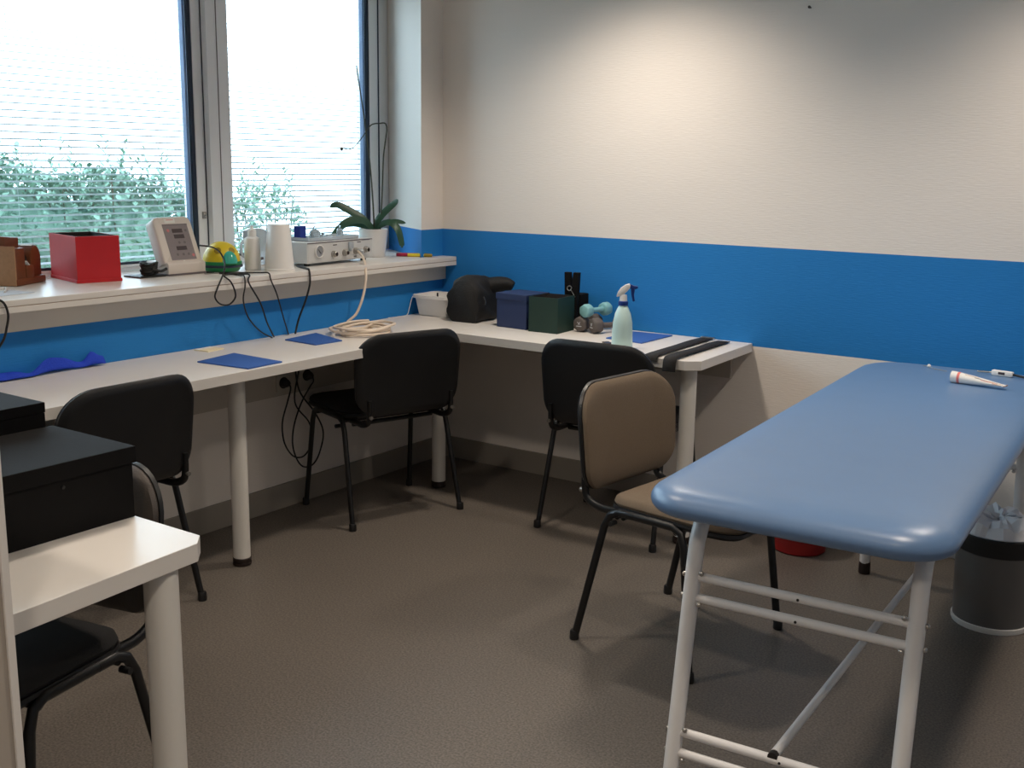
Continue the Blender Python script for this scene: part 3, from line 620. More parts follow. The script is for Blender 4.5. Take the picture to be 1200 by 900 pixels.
for (x, y) in ((0.050, 0.132), (0.004, 0.084), (0.030, 0.084), (-0.020, 0.036), (0.008, 0.036), (0.033, 0.036)):
    b = MB(); b.lathe([(0.0055, 0.002), (0.0055, 0.0036), (0, 0.0042)], 12, T=TT @ Matrix.Translation((x, y, 0))); b.build('button', M['button'], sc_)
for (x, y) in ((-0.033, 0.134), (0.054, 0.030)):
    b = MB(); b.lathe([(0.0065, 0.002), (0.0065, 0.0036), (0, 0.0042)], 12, T=TT @ Matrix.Translation((x, y, 0))); b.build('button', M['redbtn'], sc_)['label'] = 'pink round button'
b = MB(); b.add([(-0.006, 0.006, 0.0032), (0.010, 0.006, 0.0032), (0.002, 0.013, 0.0032)], [(0, 1, 2)], TT); b.build('emblem', M['white_paper'], sc_, smooth=False)
b = MB(); b.box((-0.012, 0.174, 0.0020), (0.050, 0.018, 0.001), T=TT); st_ = b.build('sticker', M['white_paper'], t, smooth=False)
b = MB(); b.box((-0.010, 0.1775, 0.0027), (0.034, 0.0025, 0.0004), T=TT); b.build('sticker_print', M['stripe'], st_, smooth=False)
t = thing('cord_bundle', 'bundled black mains lead beside the beige console', 'cord', (-0.185, -1.572, ST))
b = MB(); rnd = random.Random(5)
for q in range(5):
    pts = [((0.016 + 0.003 * q) * math.cos(a) + rnd.uniform(-.004, .004), (0.030 + 0.003 * rnd.random()) * math.sin(a), 0.014 + 0.009 * q + 0.004 * math.sin(2 * a)) for a in [2 * PI * k / 10 for k in range(11)]]
    b.tube(pts, 0.0055, 8, smooth=3)
b.tube([(0.02, 0.0, 0.03), (0.03, 0.03, 0.022), (0.034, 0.055, 0.03)], 0.0055, 8, smooth=4); b.build('coils', M['cable'], t)
MB().box((-0.02, -0.005, 0.003), (0.10, 0.12, 0.006), bev=0.002).build('pad', M['cable'], t)
b = MB(); b.box((0, 0, 0.002), (0.012, 0.07, 0.004), bev=0.0015); b.box((0, 0.02, 0.0045), (0.006, 0.03, 0.002))
tag(b.build('metal_probe', M['steel'], loc=(-0.10, -1.335, ST), rot=(0, 0, -0.35)), 'small flat metal tool lying in front of the beige console', 'tool')
# yellow and green toy
t = thing('massage_ball', 'yellow plastic dome with olive spots in a green dish, by the console', 'ball', (-0.165, -1.235, ST))
b = MB(); b.lathe([(0, 0), (0.062, 0), (0.072, 0.008), (0.080, 0.034), (0.080, 0.042), (0.074, 0.042), (0, 0.040)], 36); b.build('dish', M['green_p'], t)
b = MB(); b.lathe([(0.0805, 0.018), (0.083, 0.020), (0.083, 0.026), (0.0805, 0.028)], 36); b.build('dish_rib', M['gasket'], t)
b = MB(); b.lathe([(0.074 * math.cos(a), 0.042 + 0.078 * math.sin(a)) for a in [PI / 2 * k / 10 for k in range(11)]], 36); dm = b.build('dome', M['yellow'], t)
for az, el in ((-0.95, 0.62), (0.02, 0.60)):
    d = Vector((math.cos(az) * math.cos(el), math.sin(az) * math.cos(el), math.sin(el)))
    b = MB(); b.lathe([(0.014, -0.002), (0.014, 0.0012), (0, 0.0022)], 16, T=Matrix.Translation((0.0735 * d.x, 0.0735 * d.y, 0.042 + 0.0775 * d.z)) @ d.to_track_quat('Z', 'Y').to_matrix().to_4x4()); b.build('spot', M['olive'], dm)
b = MB(); b.lathe([(0.034 * math.cos(a), 0.045 + 0.048 * math.sin(a)) for a in [PI / 2 * k / 8 for k in range(9)]] , 28, c=(0.058, -0.012, -0.008)); b.build('small_dome', M['turq'], t)
# pump bottle
t = thing('pump_bottle', 'slim white bottle with a nozzle cap on the window shelf', 'bottle', (-0.112, -1.118, ST))
b = MB(); b.lathe([(0, 0), (0.030, 0), (0.033, 0.004), (0.033, 0.118), (0.030, 0.130), (0.017, 0.138), (0.016, 0.142), (0, 0.142)], 32); b.build('bottle', M['white_p'], t)
b = MB(); b.lathe([(0.018, 0.139), (0.018, 0.162), (0.013, 0.166), (0.007, 0.170), (0.006, 0.180), (0, 0.181)], 24); b.build('cap', M['white_p'], t)
# cloudy jug and beaker
t = thing('plastic_jug', 'cloudy translucent plastic jug behind the upturned white beaker', 'jug', (-0.290, -0.940, ST))
b = MB(); b.lathe([(0, 0), (0.040, 0), (0.044, 0.006), (0.052, 0.12), (0.048, 0.146), (0.030, 0.155), (0.0, 0.156)], 32); b.build('jug_body', M['clear'], t)
b = MB(); b.tube([(0.0, -0.046, 0.03), (0.0, -0.075, 0.045), (0.0, -0.078, 0.09), (0.0, -0.050, 0.115)], 0.006, 8, smooth=5); b.build('handle', M['clear'], t)
MB().box((0.046, -0.01, 0.028), (0.006, 0.024, 0.012), bev=0.002).build('tap', M['button'], t)
t = thing('beaker', 'upturned tapered white plastic beaker on the window shelf', 'beaker', (-0.022, -1.055, ST))
b = MB(); b.lathe([(0.061, 0.0), (0.063, 0.0), (0.063, 0.008), (0.060, 0.010), (0.045, 0.184), (0.042, 0.189), (0, 0.190)], 40); b.build('beaker_body', M['white_p'], t)
# suction machine
ma = math.atan2(0.442, -0.027)
t = thing('suction_machine', 'pale grey suction machine with a round gauge and four ports on the shelf', 'machine', (-0.041, -0.878, ST), ma)
W_, D_, H_ = 0.443, 0.205, 0.090
MB().box((W_ / 2, D_ / 2, 0.012 + H_ / 2), (W_, D_, H_), bev=0.004).build('case', M['machine'], t)
MB().box((W_ / 2, -0.0005, 0.012 + H_ / 2), (W_ - 0.012, 0.003, H_ - 0.012), bev=0.001).build('front_panel', M['machine'], t)
MB().box((W_ / 2, -0.001, 0.012 + H_ - 0.004), (W_ - 0.006, 0.004, 0.004)).build('front_trim', M['button'], t, smooth=False)
for x in (0.03, W_ - 0.03):
    for y in (0.03, D_ - 0.03):
        b = MB(); b.lathe([(0.012, 0), (0.014, 0.012)], 14, c=(x, y, 0)); b.build('foot', M['cable'], t)
RF = Matrix.Rotation(PI / 2, 4, 'X')
b = MB(); b.lathe([(0.026, 0.002), (0.028, 0.012), (0.025, 0.013), (0.024, 0.008), (0, 0.008)], 32, T=Matrix.Translation((0.070, 0, 0.062)) @ RF); g_ = b.build('gauge', M['white_p'], t)
b = MB(); b.lathe([(0.0235, 0.0085), (0, 0.0090)], 32, T=Matrix.Translation((0.070, 0, 0.062)) @ RF); b.build('dial', M['dial'], g_)
b = MB(); b.box((0.070, -0.0098, 0.062), (0.026, 0.001, 0.003), T=Matrix.Translation((0.070, 0, 0.062)) @ Matrix.Rotation(0.8, 4, 'Y') @ Matrix.Translation((-0.070, 0, -0.062))); b.build('needle', M['print_'], g_, smooth=False)
for x, z in ((0.168, 0.045), (0.243, 0.047), (0.318, 0.050), (0.388, 0.052)):
    b = MB(); TQ = Matrix.Translation((x, 0, z)) @ RF
    b.lathe([(0.015, 0.001), (0.015, 0.010), (0.011, 0.012), (0.011, 0.022), (0.009, 0.024), (0.009, 0.012), (0, 0.012)], 20, T=TQ); p_ = b.build('port', M['steel'], t)
    b = MB(); b.lathe([(0.0085, 0.0235), (0, 0.0240)], 16, T=TQ); b.build('port_hole', M['foot'], p_)
for x, z, w_ in ((0.180, 0.084, 0.026), (0.345, 0.088, 0.026), (0.318, 0.026, 0.018), (0.395, 0.0965, 0.052)):
    b = MB(); b.box((x, -0.0022, z), (w_, 0.001, 0.004)); b.build('print_mark', M['print_'], t, smooth=False)
b = MB(); b.box((0.282, -0.008, 0.078), (0.030, 0.010, 0.030), bev=0.004); b.box((0.276, -0.010, 0.062), (0.010, 0.012, 0.022), bev=0.003); b.build('hose_clip', M['clear'], t)
MZ = ST + 0.012 + H_
t = thing('plastic_tray', 'shallow clear plastic tray on top of the suction machine', 'tray', (-0.145, -0.665, MZ), ma - PI / 2)
b = MB(); b.puff(rrect(0.13, 0.34, 0.015), [(0.004, 0.0), (0.0, 0.003), (0.0, 0.016), (0.003, 0.016), (0.004, 0.004), (0.03, 0.004)]); b.build('tray_body', M['clear'], t)
def cup_(x, y, label, h, r):
    t = thing('cupping_glass', label, 'glass', (x, y, MZ + 0.0045))
    b = MB(); b.lathe([(r, 0.0), (r, h * 0.55), (r * 0.75, h * 0.72), (r * 0.28, h * 0.80), (r * 0.24, h * 0.95), (r * 0.30, h), (0, h)], 24); b.build('bell', M['cup'], t)
    b = MB(); b.lathe([(r * 0.2, h * 0.98), (r * 0.24, h * 1.02), (r * 0.1, h * 1.06), (0, h * 1.06)], 12); b.build('valve', M['button'], t)
cup_(-0.155, -0.715, 'wider clear cupping glass on the machine, near the blue carton', 0.052, 0.024)
cup_(-0.128, -0.585, 'slim clear cupping glass on the machine, nearer the orchid', 0.055, 0.015)
cup_(-0.165, -0.655, 'low clear cupping glass on the machine between two taller ones', 0.022, 0.020)
t = thing('blue_carton', 'small cobalt blue carton standing on the suction machine', 'carton', (-0.185, -0.775, MZ + 0.0045), 0.2)
MB().box((0, 0, 0.028), (0.03, 0.048, 0.056), bev=0.001).build('carton_body', M['navy2'], t, smooth=False)
MB().box((0.0, 0, 0.0565), (0.028, 0.046, 0.001)).build('lid_flap', M['navy2'], t, smooth=False)
# orchid
t = thing('potted_orchid', 'leafy orchid without flowers in a white pot at the shelf end', 'plant', (-0.195, -0.285, ST))
b = MB(); b.lathe([(0, 0), (0.052, 0), (0.055, 0.004), (0.069, 0.126), (0.069, 0.132), (0.064, 0.132), (0.060, 0.115), (0, 0.112)], 40); b.build('pot', M['pot'], t)
b = MB(); b.lathe([(0.0605, 0.113), (0.03, 0.122), (0, 0.124)], 24); b.build('bark_mix', M['soil'], t)
RI = Vector((0.822, 0.570, 0)); BK = Vector((-0.57, 0.822, 0)); UPV = Vector((0, 0, 1)); PB = Vector((0, 0, 0.125))
def leafm(pts, wd):
    """pts: (right, up, back) offsets of the midrib in metres"""
    P = catmull([PB + RI * a + UPV * c + BK * d for a, c, d in pts], 5); n = len(P)
    vs = []; fs = []
    for i, p in enumerate(P):
        tn = (P[min(i + 1, n - 1)] - P[max(i - 1, 0)]).normalized(); sd = tn.cross(UPV)
        sd = sd.normalized() if sd.length > 0.25 else BK.copy()
        if sd.dot(BK) < 0: sd = -sd
        up_ = BK.cross(tn).normalized(); up_ = up_ if up_.z > 0 else -up_
        sd = (sd * 0.6 + up_ * 0.8).normalized()
        nm = sd.cross(tn).normalized(); u = i / (n - 1)
        wv = wd * (0.35 + 0.65 * math.sin(PI * min(1, 0.12 + u * 0.80)) ** 0.8) * (1 if u < 0.85 else max(0.06, 1 - ((u - 0.85) / 0.15) ** 2))
        for q, s_ in ((-1, 0.10), (0, 0), (1, 0.10)): vs.append(p + sd * wv * q + nm * wv * s_ * 2.2)
        for q, s_ in ((-1, 0.10), (0, 0), (1, 0.10)): vs.append(p + sd * wv * q * 0.98 + nm * (wv * s_ * 2.2 - 0.0018))
    for i in range(n - 1):
        a = i * 6; c = a + 6
        fs += [(a, a + 1, c + 1, c), (a + 1, a + 2, c + 2, c + 1), (a + 4, a + 3, c + 3, c + 4), (a + 5, a + 4, c + 4, c + 5), (a + 3, a, c, c + 3), (a + 2, a + 5, c + 5, c + 2)]
    fs += [(0, 3, 4, 1), (1, 4, 5, 2)]; e_ = (n - 1) * 6; fs += [(e_, e_ + 1, e_ + 4, e_ + 3), (e_ + 1, e_ + 2, e_ + 5, e_ + 4)]
    b = MB(); b.add(vs, fs); b.build('leaf', M['leaf'], t, angle=60)
leafm([(0, 0, 0), (-0.045, 0.05, -0.01), (-0.115, 0.092, -0.02), (-0.165, 0.116, -0.03), (-0.198, 0.106, -0.04)], 0.020)
leafm([(0, 0, -0.01), (-0.04, 0.045, -0.05), (-0.10, 0.045, -0.10), (-0.150, 0.0, -0.14), (-0.172, -0.032, -0.15)], 0.020)
leafm([(0, 0, 0), (0.015, 0.04, 0.0), (0.055, 0.09, 0.01), (0.095, 0.125, 0.015), (0.118, 0.145, 0.01)], 0.019)
leafm([(0, 0, 0), (0.05, 0.035, -0.01), (0.09, 0.038, -0.02), (0.122, 0.005, -0.03), (0.138, -0.055, -0.03), (0.139, -0.08, -0.03)], 0.018)
leafm([(0, 0, 0.01), (-0.05, 0.016, 0.02), (-0.11, 0.022, 0.03), (-0.14, 0.012, 0.03)], 0.012)
leafm([(0, 0, 0.01), (0.05, 0.03, 0.03), (0.10, 0.042, 0.05), (0.150, 0.032, 0.05)], 0.013)
b = MB(); b.tube([PB + RI * a + UPV * c + BK * d for a, c, d in ((0.006, -0.01, 0), (-0.008, 0.25, 0), (-0.035, 0.50, 0), (-0.072, 0.755, 0.01))], [0.0042, 0.0028], 8, smooth=5); b.build('flower_stem', M['stem'], t)
b = MB(); b.tube([PB + RI * a + UPV * c + BK * d for a, c, d in ((0.030, -0.01, 0.01), (0.042, 0.16, 0.01), (0.050, 0.34, 0.01), (0.066, 0.482, 0.01), (0.03, 0.494, 0.0), (-0.004, 0.486, -0.01), (-0.03, 0.452, -0.01), (-0.065, 0.405, -0.02), (-0.10, 0.375, -0.02), (-0.135, 0.378, -0.03))], [0.0038, 0.0018], 8, smooth=5); b.build('flower_stem', M['stem'], t)
b = MB(); b.lathe([(0, -0.009), (0.006, -0.005), (0.008, 0.001), (0.005, 0.008), (0, 0.011)], 12, T=Matrix.Translation(PB + RI * -0.140 + UPV * 0.374 + BK * -0.03)); b.build('bud', M['stem'], t)
# pens, paper, cables on the shelf
def pen(label, loc, rz, m, m2):
    t = thing('marker_pen', label, 'pen', loc, rz)
    TP = Matrix.Translation((0, 0, 0.0085)) @ Matrix.Rotation(PI / 2, 4, 'Y')
    b = MB(); b.lathe([(0, -0.06), (0.008, -0.059), (0.0085, -0.03), (0.0085, 0.02), (0, 0.02)], 16, T=TP); b.build('barrel', m, t)
    b = MB(); b.lathe([(0.0085, 0.0201), (0.0088, 0.022), (0.008, 0.055), (0.004, 0.06), (0, 0.06)], 16, T=TP); b.build('cap', m2, t)
pen('crimson marker pen lying behind the yellow one, by the orchid pot', (-0.075, -0.168, ST), 0.62, M['pink'], M['pink'])
pen('bright yellow marker pen lying at the shelf end', (-0.020, -0.150, ST), 0.55, M['hilite'], M['olive'])
b = MB(); b.box((0, 0, 0.0006), (0.12, 0.21, 0.0012)); tag(b.build('paper_sheet', M['paper'], loc=(-0.09, -2.25, ST), rot=(0, 0, 0.12), smooth=False), 'pale grey paper sheet on the shelf in front of the tape dispenser', 'paper')
def cable(name, label, pts, r, m, k=8, cat='cable'):
    b = MB(); b.tube(pts, r, 8, smooth=k); return tag(b.build(name, m), label, cat)
cable('black_cable', 'black cable from the console looping over the shelf edge into the desk', [(-0.185, -1.327, 1.112), (-0.12, -1.318, 1.108), (-0.06, -1.332, 1.092), (-0.01, -1.357, 1.068), (0.045, -1.40, 1.046), (0.082, -1.445, 1.018), (0.097, -1.484, 0.976), (0.1, -1.5, 0.944), (0.1, -1.477, 0.916), (0.1, -1.436, 0.909), (0.1, -1.405, 0.929), (0.1, -1.402, 0.955), (0.098, -1.42, 0.995), (0.080, -1.437, 1.016), (0.04, -1.40, 1.014), (0.015, -1.345, 1.012), (0.045, -1.305, 1.012), (0.086, -1.315, 1.011), (0.098, -1.331, 0.985), (0.095, -1.272, 0.899), (0.07, -1.217, 0.813), (0.033, -1.148, 0.744)], 0.0032, M['cable'])
cable('black_cable', 'black cable hanging straight from the shelf in front of the green dish', [(-0.070, -1.330, 1.0085), (-0.02, -1.315, 1.0085), (0.05, -1.33, 1.009), (0.088, -1.344, 1.0095), (0.097, -1.349, 0.973), (0.099, -1.362, 0.918), (0.085, -1.327, 0.847), (0.06, -1.245, 0.781), (0.044, -1.168, 0.744)], 0.0030, M['cable'])
cable('black_cable', 'black cable leaving the shelf in a wide arc by the slim bottle', [(-0.150, -1.332, 1.0085), (-0.06, -1.300, 1.0085), (-0.02, -1.240, 1.0085), (0.035, -1.206, 1.010), (0.075, -1.205, 1.010), (0.097, -1.215, 0.985), (0.092, -1.181, 0.925), (0.07, -1.133, 0.838), (0.028, -1.063, 0.744)], 0.0030, M['cable'])
cable('black_cable', 'black mains cable of the suction machine dropping to the desk', [(-0.075, -0.905, 1.0095), (-0.02, -0.935, 1.0095), (0.045, -0.966, 1.010), (0.084, -0.992, 1.006), (0.097, -1.002, 0.955), (0.09, -1.022, 0.886), (0.07, -1.044, 0.808), (0.035, -1.031, 0.744)], 0.0042, M['cable'])
cable('black_cable', 'black cable hanging in a bow at the far left end of the shelf', [(0.02, -2.40, 1.0095), (0.06, -2.365, 1.010), (0.092, -2.335, 1.006), (0.1, -2.322, 0.968), (0.1, -2.329, 0.925), (0.09, -2.345, 0.873), (0.06, -2.40, 0.80), (0.04, -2.50, 0.744)], 0.0038, M['cable'])
cable('white_cable', 'white cable lying on the shelf beside the tape dispenser', [(-0.10, -2.21, 1.009), (-0.16, -2.17, 1.009), (-0.20, -2.15, 1.009), (-0.21, -2.20, 1.009), (-0.22, -2.30, 1.009), (-0.15, -2.42, 1.009)], 0.0035, M['white_p'])

# ------------------------------------------------------------------ things on the long desk
TT_ = TZ + 0.0002
b = MB(); rnd = random.Random(11); NX, NY = 90, 14; vs = []; fs = []
for i in range(NX):
    u = i / (NX - 1)
    for j in range(NY):
        v = j / (NY - 1); y = -2.90 + 0.96 * u
        amp = (0.022 * (0.5 + 0.5 * math.sin(13 * u + 1.0)) + 0.040 * math.exp(-((u - 0.80) / 0.06) ** 2) + 0.018 * math.exp(-((u - 0.955) / 0.02) ** 2) + 0.010 * math.sin(31 * u) ** 2)
        x = 0.010 + 0.055 * v * (1 - 0.55 * u) + 0.006 * math.sin(17 * u + 3 * v)
        z = 0.004 + amp * math.sin(PI * min(1, v * 0.85 + 0.10)) + 0.006 * (1 + math.sin(23 * u + 5 * v)) * (1 - v)
        vs.append((x, y, z))
for i in range(NX - 1):
    for j in range(NY - 1): fs.append((i * NY + j, i * NY + j + 1, (i + 1) * NY + j + 1, (i + 1) * NY + j))
b.add(vs, fs); o = b.build('cloth_strap', M['royal'], loc=(0, 0, TT_), angle=60); md = o.modifiers.new('thick', 'SOLIDIFY'); md.thickness = 0.003; md.offset = 1
tag(o, 'crumpled royal blue cloth strap on the long desk against the wall', 'cloth')
t = thing('sticky_notes', 'small pale yellow pad of notes on the long desk', 'notepad', (0.060, -1.505, TT_), 0.12)
MB().box((0, 0, 0.002), (0.070, 0.085, 0.004)).build('pad', M['note'], t, smooth=False)
MB().box((-0.022, 0, 0.0044), (0.022, 0.085, 0.0006)).build('top_sheet', M['white_paper'], t, smooth=False)
def blue_mat(label, pts):
    c = sum((Vector(p) for p in pts), Vector((0, 0))) / 4
    b = MB(); b.prism([(p[0] - c.x, p[1] - c.y) for p in pts], 0, 0.005, bev=0.001)
    tag(b.build('blue_mat', M['mat_blue'], loc=(c.x, c.y, TT_), smooth=False), label, 'mat', 'blue mats on the desks')
blue_mat('blue mat on the long desk, nearest the yellow notepad', [(0.472, -1.521), (0.205, -1.510), (0.241, -1.710), (0.478, -1.686)])
blue_mat('blue mat on the long desk, beside the coiled beige hose', [(0.306, -1.037), (0.089, -0.965), (0.117, -1.168), (0.299, -1.179)])
blue_mat('blue mat on the back desk, behind the spray bottle', [(1.280, -0.046), (1.098, -0.060), (1.095, -0.291), (1.275, -0.313)])
# coiled hose
t = thing('air_hose', 'cream hose running from the suction machine to a coil on the desk', 'hose', (0.235, -0.835, TT_))
O = Vector((0.235, -0.835, TT_)); rnd = random.Random(2)
pts = [Vector(q) - O for q in ((-0.030, -0.572, 1.056), (-0.005, -0.582, 1.044), (0.030, -0.603, 1.030), (0.085, -0.650, 0.99), (0.108, -0.676, 0.937), (0.113, -0.704, 0.866), (0.105, -0.735, 0.802), (0.090, -0.775, 0.765))]
for k in range(70):
    a = 2.3 + 2 * PI * k / 14; q = k // 14
    r = (0.118, 0.098, 0.112, 0.082, 0.100)[q] + 0.008 * math.sin(a * 1.7)
    pts.append(Vector((0.012 * math.sin(q * 2.1) + r * math.cos(a) * 0.95, 0.015 * math.cos(q * 1.3) + r * math.sin(a) * 1.20, 0.034 - 0.006 * q + 0.003 * math.sin(3 * a + q))))
pts.append(Vector((0.0, 0.16, 0.010))); pts.append(Vector((-0.04, 0.20, 0.0085)))
b = MB(); b.tube(pts, 0.0058, 10, smooth=4); b.build('tubing', M['hose'], t)
b = MB(); b.lathe([(0.008, 0), (0.010, 0.003), (0.010, 0.028), (0.006, 0.032)], 16, T=Matrix.Translation(Vector((-0.038, -0.565, 1.056)) - O) @ Matrix.Rotation(PI / 2, 4, 'Y')); b.build('connector', M['clear'], t)
# corner things
t = thing('plastic_basin', 'white plastic basin in the corner of the desks', 'basin', (0.122, -0.165, TT_), 0.05)
b = MB(); b.puff(rrect(0.22, 0.20, 0.035), [(0.034, 0.0), (0.030, 0.002), (0.012, 0.083), (0.000, 0.085), (0.000, 0.098), (0.016, 0.098), (0.034, 0.006), (0.06, 0.005)]); b.build('basin_body', M['white_p'], t)
MB().box((0.0, -0.03, 0.085), (0.006, 0.006, 0.045), rz=0.2).build('peg', M['cable'], t, smooth=False)
cable('white_wire', 'thin white wire hanging beside the white basin', [(0.030, -0.250, 0.842), (0.028, -0.270, 0.82), (0.026, -0.285, 0.776), (0.022, -0.300, 0.744), (0.02, -0.36, 0.7425), (0.012, -0.42, 0.7425)], 0.0016, M['white_p'])
# black bag
t = thing('black_bag', 'soft black zipped bag slumped in the corner beside the navy box', 'bag', (0.335, -0.178, TT_), 0.10)
b = MB(); vs = []; fs = []; K = 40; SEG = 15
def arch(u):
    hh = 0.202 * (1 - 0.06 * u); ww = 0.182
    return hh, ww
for i in range(SEG):
    u = -1 + 2 * i / (SEG - 1); e_ = (1 - abs(u) ** 5) ** 0.45 if abs(u) < 1 else 0.55
    e_ = max(e_, 0.62); hh, ww = arch(u)
    for k in range(K):
        a = 2 * PI * k / K; cx = math.cos(a); cz = math.sin(a)
        px = math.copysign(abs(cx) ** (0.22 if cz < 0 else 0.62), cx) * ww / 2 * (e_ * 0.35 + 0.65); pz = (0.5 + 0.5 * math.copysign(abs(cz) ** 0.72, cz)) * hh * (0.6 + 0.4 * e_)
        if pz > 0.1: px *= 1 - 0.30 * ((pz - 0.1) / 0.1) ** 1.5
        px += 0.006 * math.sin(5 * u + 4 * pz * 20); pz += 0.004 * math.sin(9 * u + 3 * a) * (pz > 0.02)
        vs.append((px, u * 0.122, max(0.0, pz)))
for i in range(SEG - 1):
    for k in range(K): fs.append((i * K + k, i * K + (k + 1) % K, (i + 1) * K + (k + 1) % K, (i + 1) * K + k))
fs.append(tuple(range(K))); fs.append(tuple(range((SEG - 1) * K, SEG * K))); b.add(vs, fs); bg_ = b.build('bag_body', M['black_bag'], t, angle=70)
b = MB(); b.tube([(0.020, 0.020, 0.138), (0.070, 0.042, 0.158), (0.115, 0.060, 0.166), (0.142, 0.068, 0.162), (0.156, 0.072, 0.156)], [0.046, 0.020], 14, smooth=5); b.build('grab_handle', M['black_bag'], t)
b = MB(); b.tube([(0.078, -0.075, 0.128), (0.088, -0.065, 0.100), (0.091, -0.07, 0.080)], 0.0035, 8, smooth=4, flat=2.0); b.build('zip_pull', M['steel'], t)
b = MB(); b.tube([(0.020, -0.118, 0.175), (0.048, -0.06, 0.172), (0.055, 0.0, 0.165), (0.052, 0.08, 0.155)], 0.0028, 6, smooth=5); b.build('zip', M['black_fab'], t)
lg = MB()
for p_ in ([(0.0925, 0.070, 0.060), (0.0925, 0.058, 0.058), (0.0925, 0.054, 0.049), (0.0925, 0.064, 0.043), (0.0925, 0.072, 0.036), (0.0925, 0.066, 0.028), (0.0925, 0.052, 0.026)], [(0.0925, 0.046, 0.034), (0.0925, 0.054, 0.020), (0.0925, 0.072, 0.021), (0.0925, 0.082, 0.034)]):
    lg.tube(p_, 0.0024, 6, smooth=4)
lg.build('emblem', M['white_paper'], t)

# ------------------------------------------------------------------ things on the back desk
t = thing('navy_box', 'navy blue storage box with a lid on the back desk', 'box', (0.538, -0.304, TT_), -0.06)
MB().box((0.085, 0.085, 0.066), (0.164, 0.160, 0.132), bev=0.001).build('box_body', M['navy'], t, smooth=False)
MB().box((0.085, 0.085, 0.138), (0.172, 0.168, 0.028), bev=0.002).build('lid', M['navy'], t, smooth=False)
t = open_box('green_box', 'open dark green box beside the navy box on the back desk', 'box', (0.731, -0.328, TT_), 0.06, 0.142, 0.150, 0.152, M['green'], M['dark_in'])
t = thing('black_carton', 'small black carton against the wall behind the green box', 'carton', (0.802, -0.045, TT_))
MB().box((0, 0, 0.0725), (0.075, 0.07, 0.145), bev=0.002).build('carton_body', M['black_card'], t, smooth=False)
MB().box((0, 0, 0.1455), (0.071, 0.066, 0.001)).build('top_flap', M['black_card'], t, smooth=False)
t = thing('clothespin', 'large black spring clip standing upright behind the green box', 'clip', (0.815, -0.112, TT_), 0.12)
for sx in (-1, 1):
    b = MB(); b.add([(sx * 0.003, -0.012, 0), (sx * 0.026, -0.012, 0), (sx * 0.034, -0.012, 0.245), (sx * 0.008, -0.012, 0.245), (sx * 0.001, -0.012, 0.17), (sx * 0.003, 0.012, 0), (sx * 0.026, 0.012, 0), (sx * 0.034, 0.012, 0.245), (sx * 0.008, 0.012, 0.245), (sx * 0.001, 0.012, 0.17)],
        [(0, 1, 2, 3, 4), (9, 8, 7, 6, 5), (0, 5, 6, 1), (1, 6, 7, 2), (2, 7, 8, 3), (3, 8, 9, 4), (4, 9, 5, 0)]); b.build('jaw', M['black_card'], t, smooth=False)
b = MB(); b.tube([(0.010 * math.cos(a) - 0.006, -0.015 - 0.0004 * k, 0.176 + 0.010 * math.sin(a)) for k, a in enumerate([2 * PI * q / 12 for q in range(13)])], 0.0022, 6, smooth=2)
b.tube([(0.002, -0.016, 0.168), (0.022, -0.016, 0.138)], 0.0018, 6); b.build('spring', M['steel'], t)
def dumbbell(label, P0, P1, r, m, mark):
    """P0 near head centre, P1 far head centre (both at height of the axis)"""
    P0 = Vector(P0); P1 = Vector(P1); mid = (P0 + P1) / 2; ax = (P1 - P0); L = ax.length
    t = thing('dumbbell', label, 'dumbbell', mid, 0, 'small neoprene dumbbells on the back desk')
    Q = ax.to_track_quat('Z', 'X').to_matrix().to_4x4()
    for sg in (-1, 1):
        b = MB(); hw = r * 0.72
        def oct_(ins, r=r): return [((r - ins) * (1.0 + 0.035 * math.cos(6 * a)) * math.cos(a), (r - ins) * (1.0 + 0.035 * math.cos(6 * a)) * math.sin(a)) for a in [2 * PI * k / 36 for k in range(36)]]
        b.puff(oct_, [(r * 0.30, -hw), (r * 0.10, -hw * 0.9), (0, -hw * 0.55), (0, hw * 0.55), (r * 0.10, hw * 0.9), (r * 0.30, hw)], T=Q @ Matrix.Translation((0, 0, sg * L / 2)))
        hd = b.build('head', m, t, angle=60)
        if sg < 0 and mark:
            k = MB(); TF = Matrix.Translation((P0 - mid) - ax.normalized() * (hw + 0.0004))
            rt = Vector((ax.y, -ax.x, 0)).normalized(); fwd = -ax.normalized()
            B_ = Matrix(((rt.x, 0, fwd.x, 0), (rt.y, 0, fwd.y, 0), (0, 1, 0, 0), (0, 0, 0, 1)))
            B_ = TF @ B_
            k.tube([(-0.008, 0.010, 0), (0.0, 0.003, 0), (0.006, 0.011, 0)], 0.0012, 5, T=B_); k.tube([(0.0, 0.003, 0), (-0.003, -0.001, 0)], 0.0012, 5, T=B_); k.tube([(0.0, 0.004, 0), (0.005, 0.0, 0)], 0.0012, 5, T=B_)
            k.box((0, -0.008, 0), (0.026, 0.0035, 0.0008), T=B_); k.build('emblem', M['paper'], hd, smooth=False)
    b = MB(); b.lathe([(r * 0.42, -L / 2), (r * 0.36, 0), (r * 0.42, L / 2)], 16, T=Q); b.build('grip', m, t)
zc = TT_ + 0.0335
dumbbell('dark grey dumbbell next to the green box', (0.912, -0.185, zc), (0.912, -0.075, zc), 0.0325, M['grey_rubber'], True)
dumbbell('dark grey dumbbell to the right, nearest the spray bottle', (0.988, -0.190, zc), (1.048, -0.092, zc), 0.0325, M['grey_rubber'], True)
dumbbell('aqua dumbbell resting on top of the grey ones', (0.936, -0.185, TT_ + 0.0925), (0.962, -0.070, TT_ + 0.0925), 0.0285, M['aqua_rubber'], False)
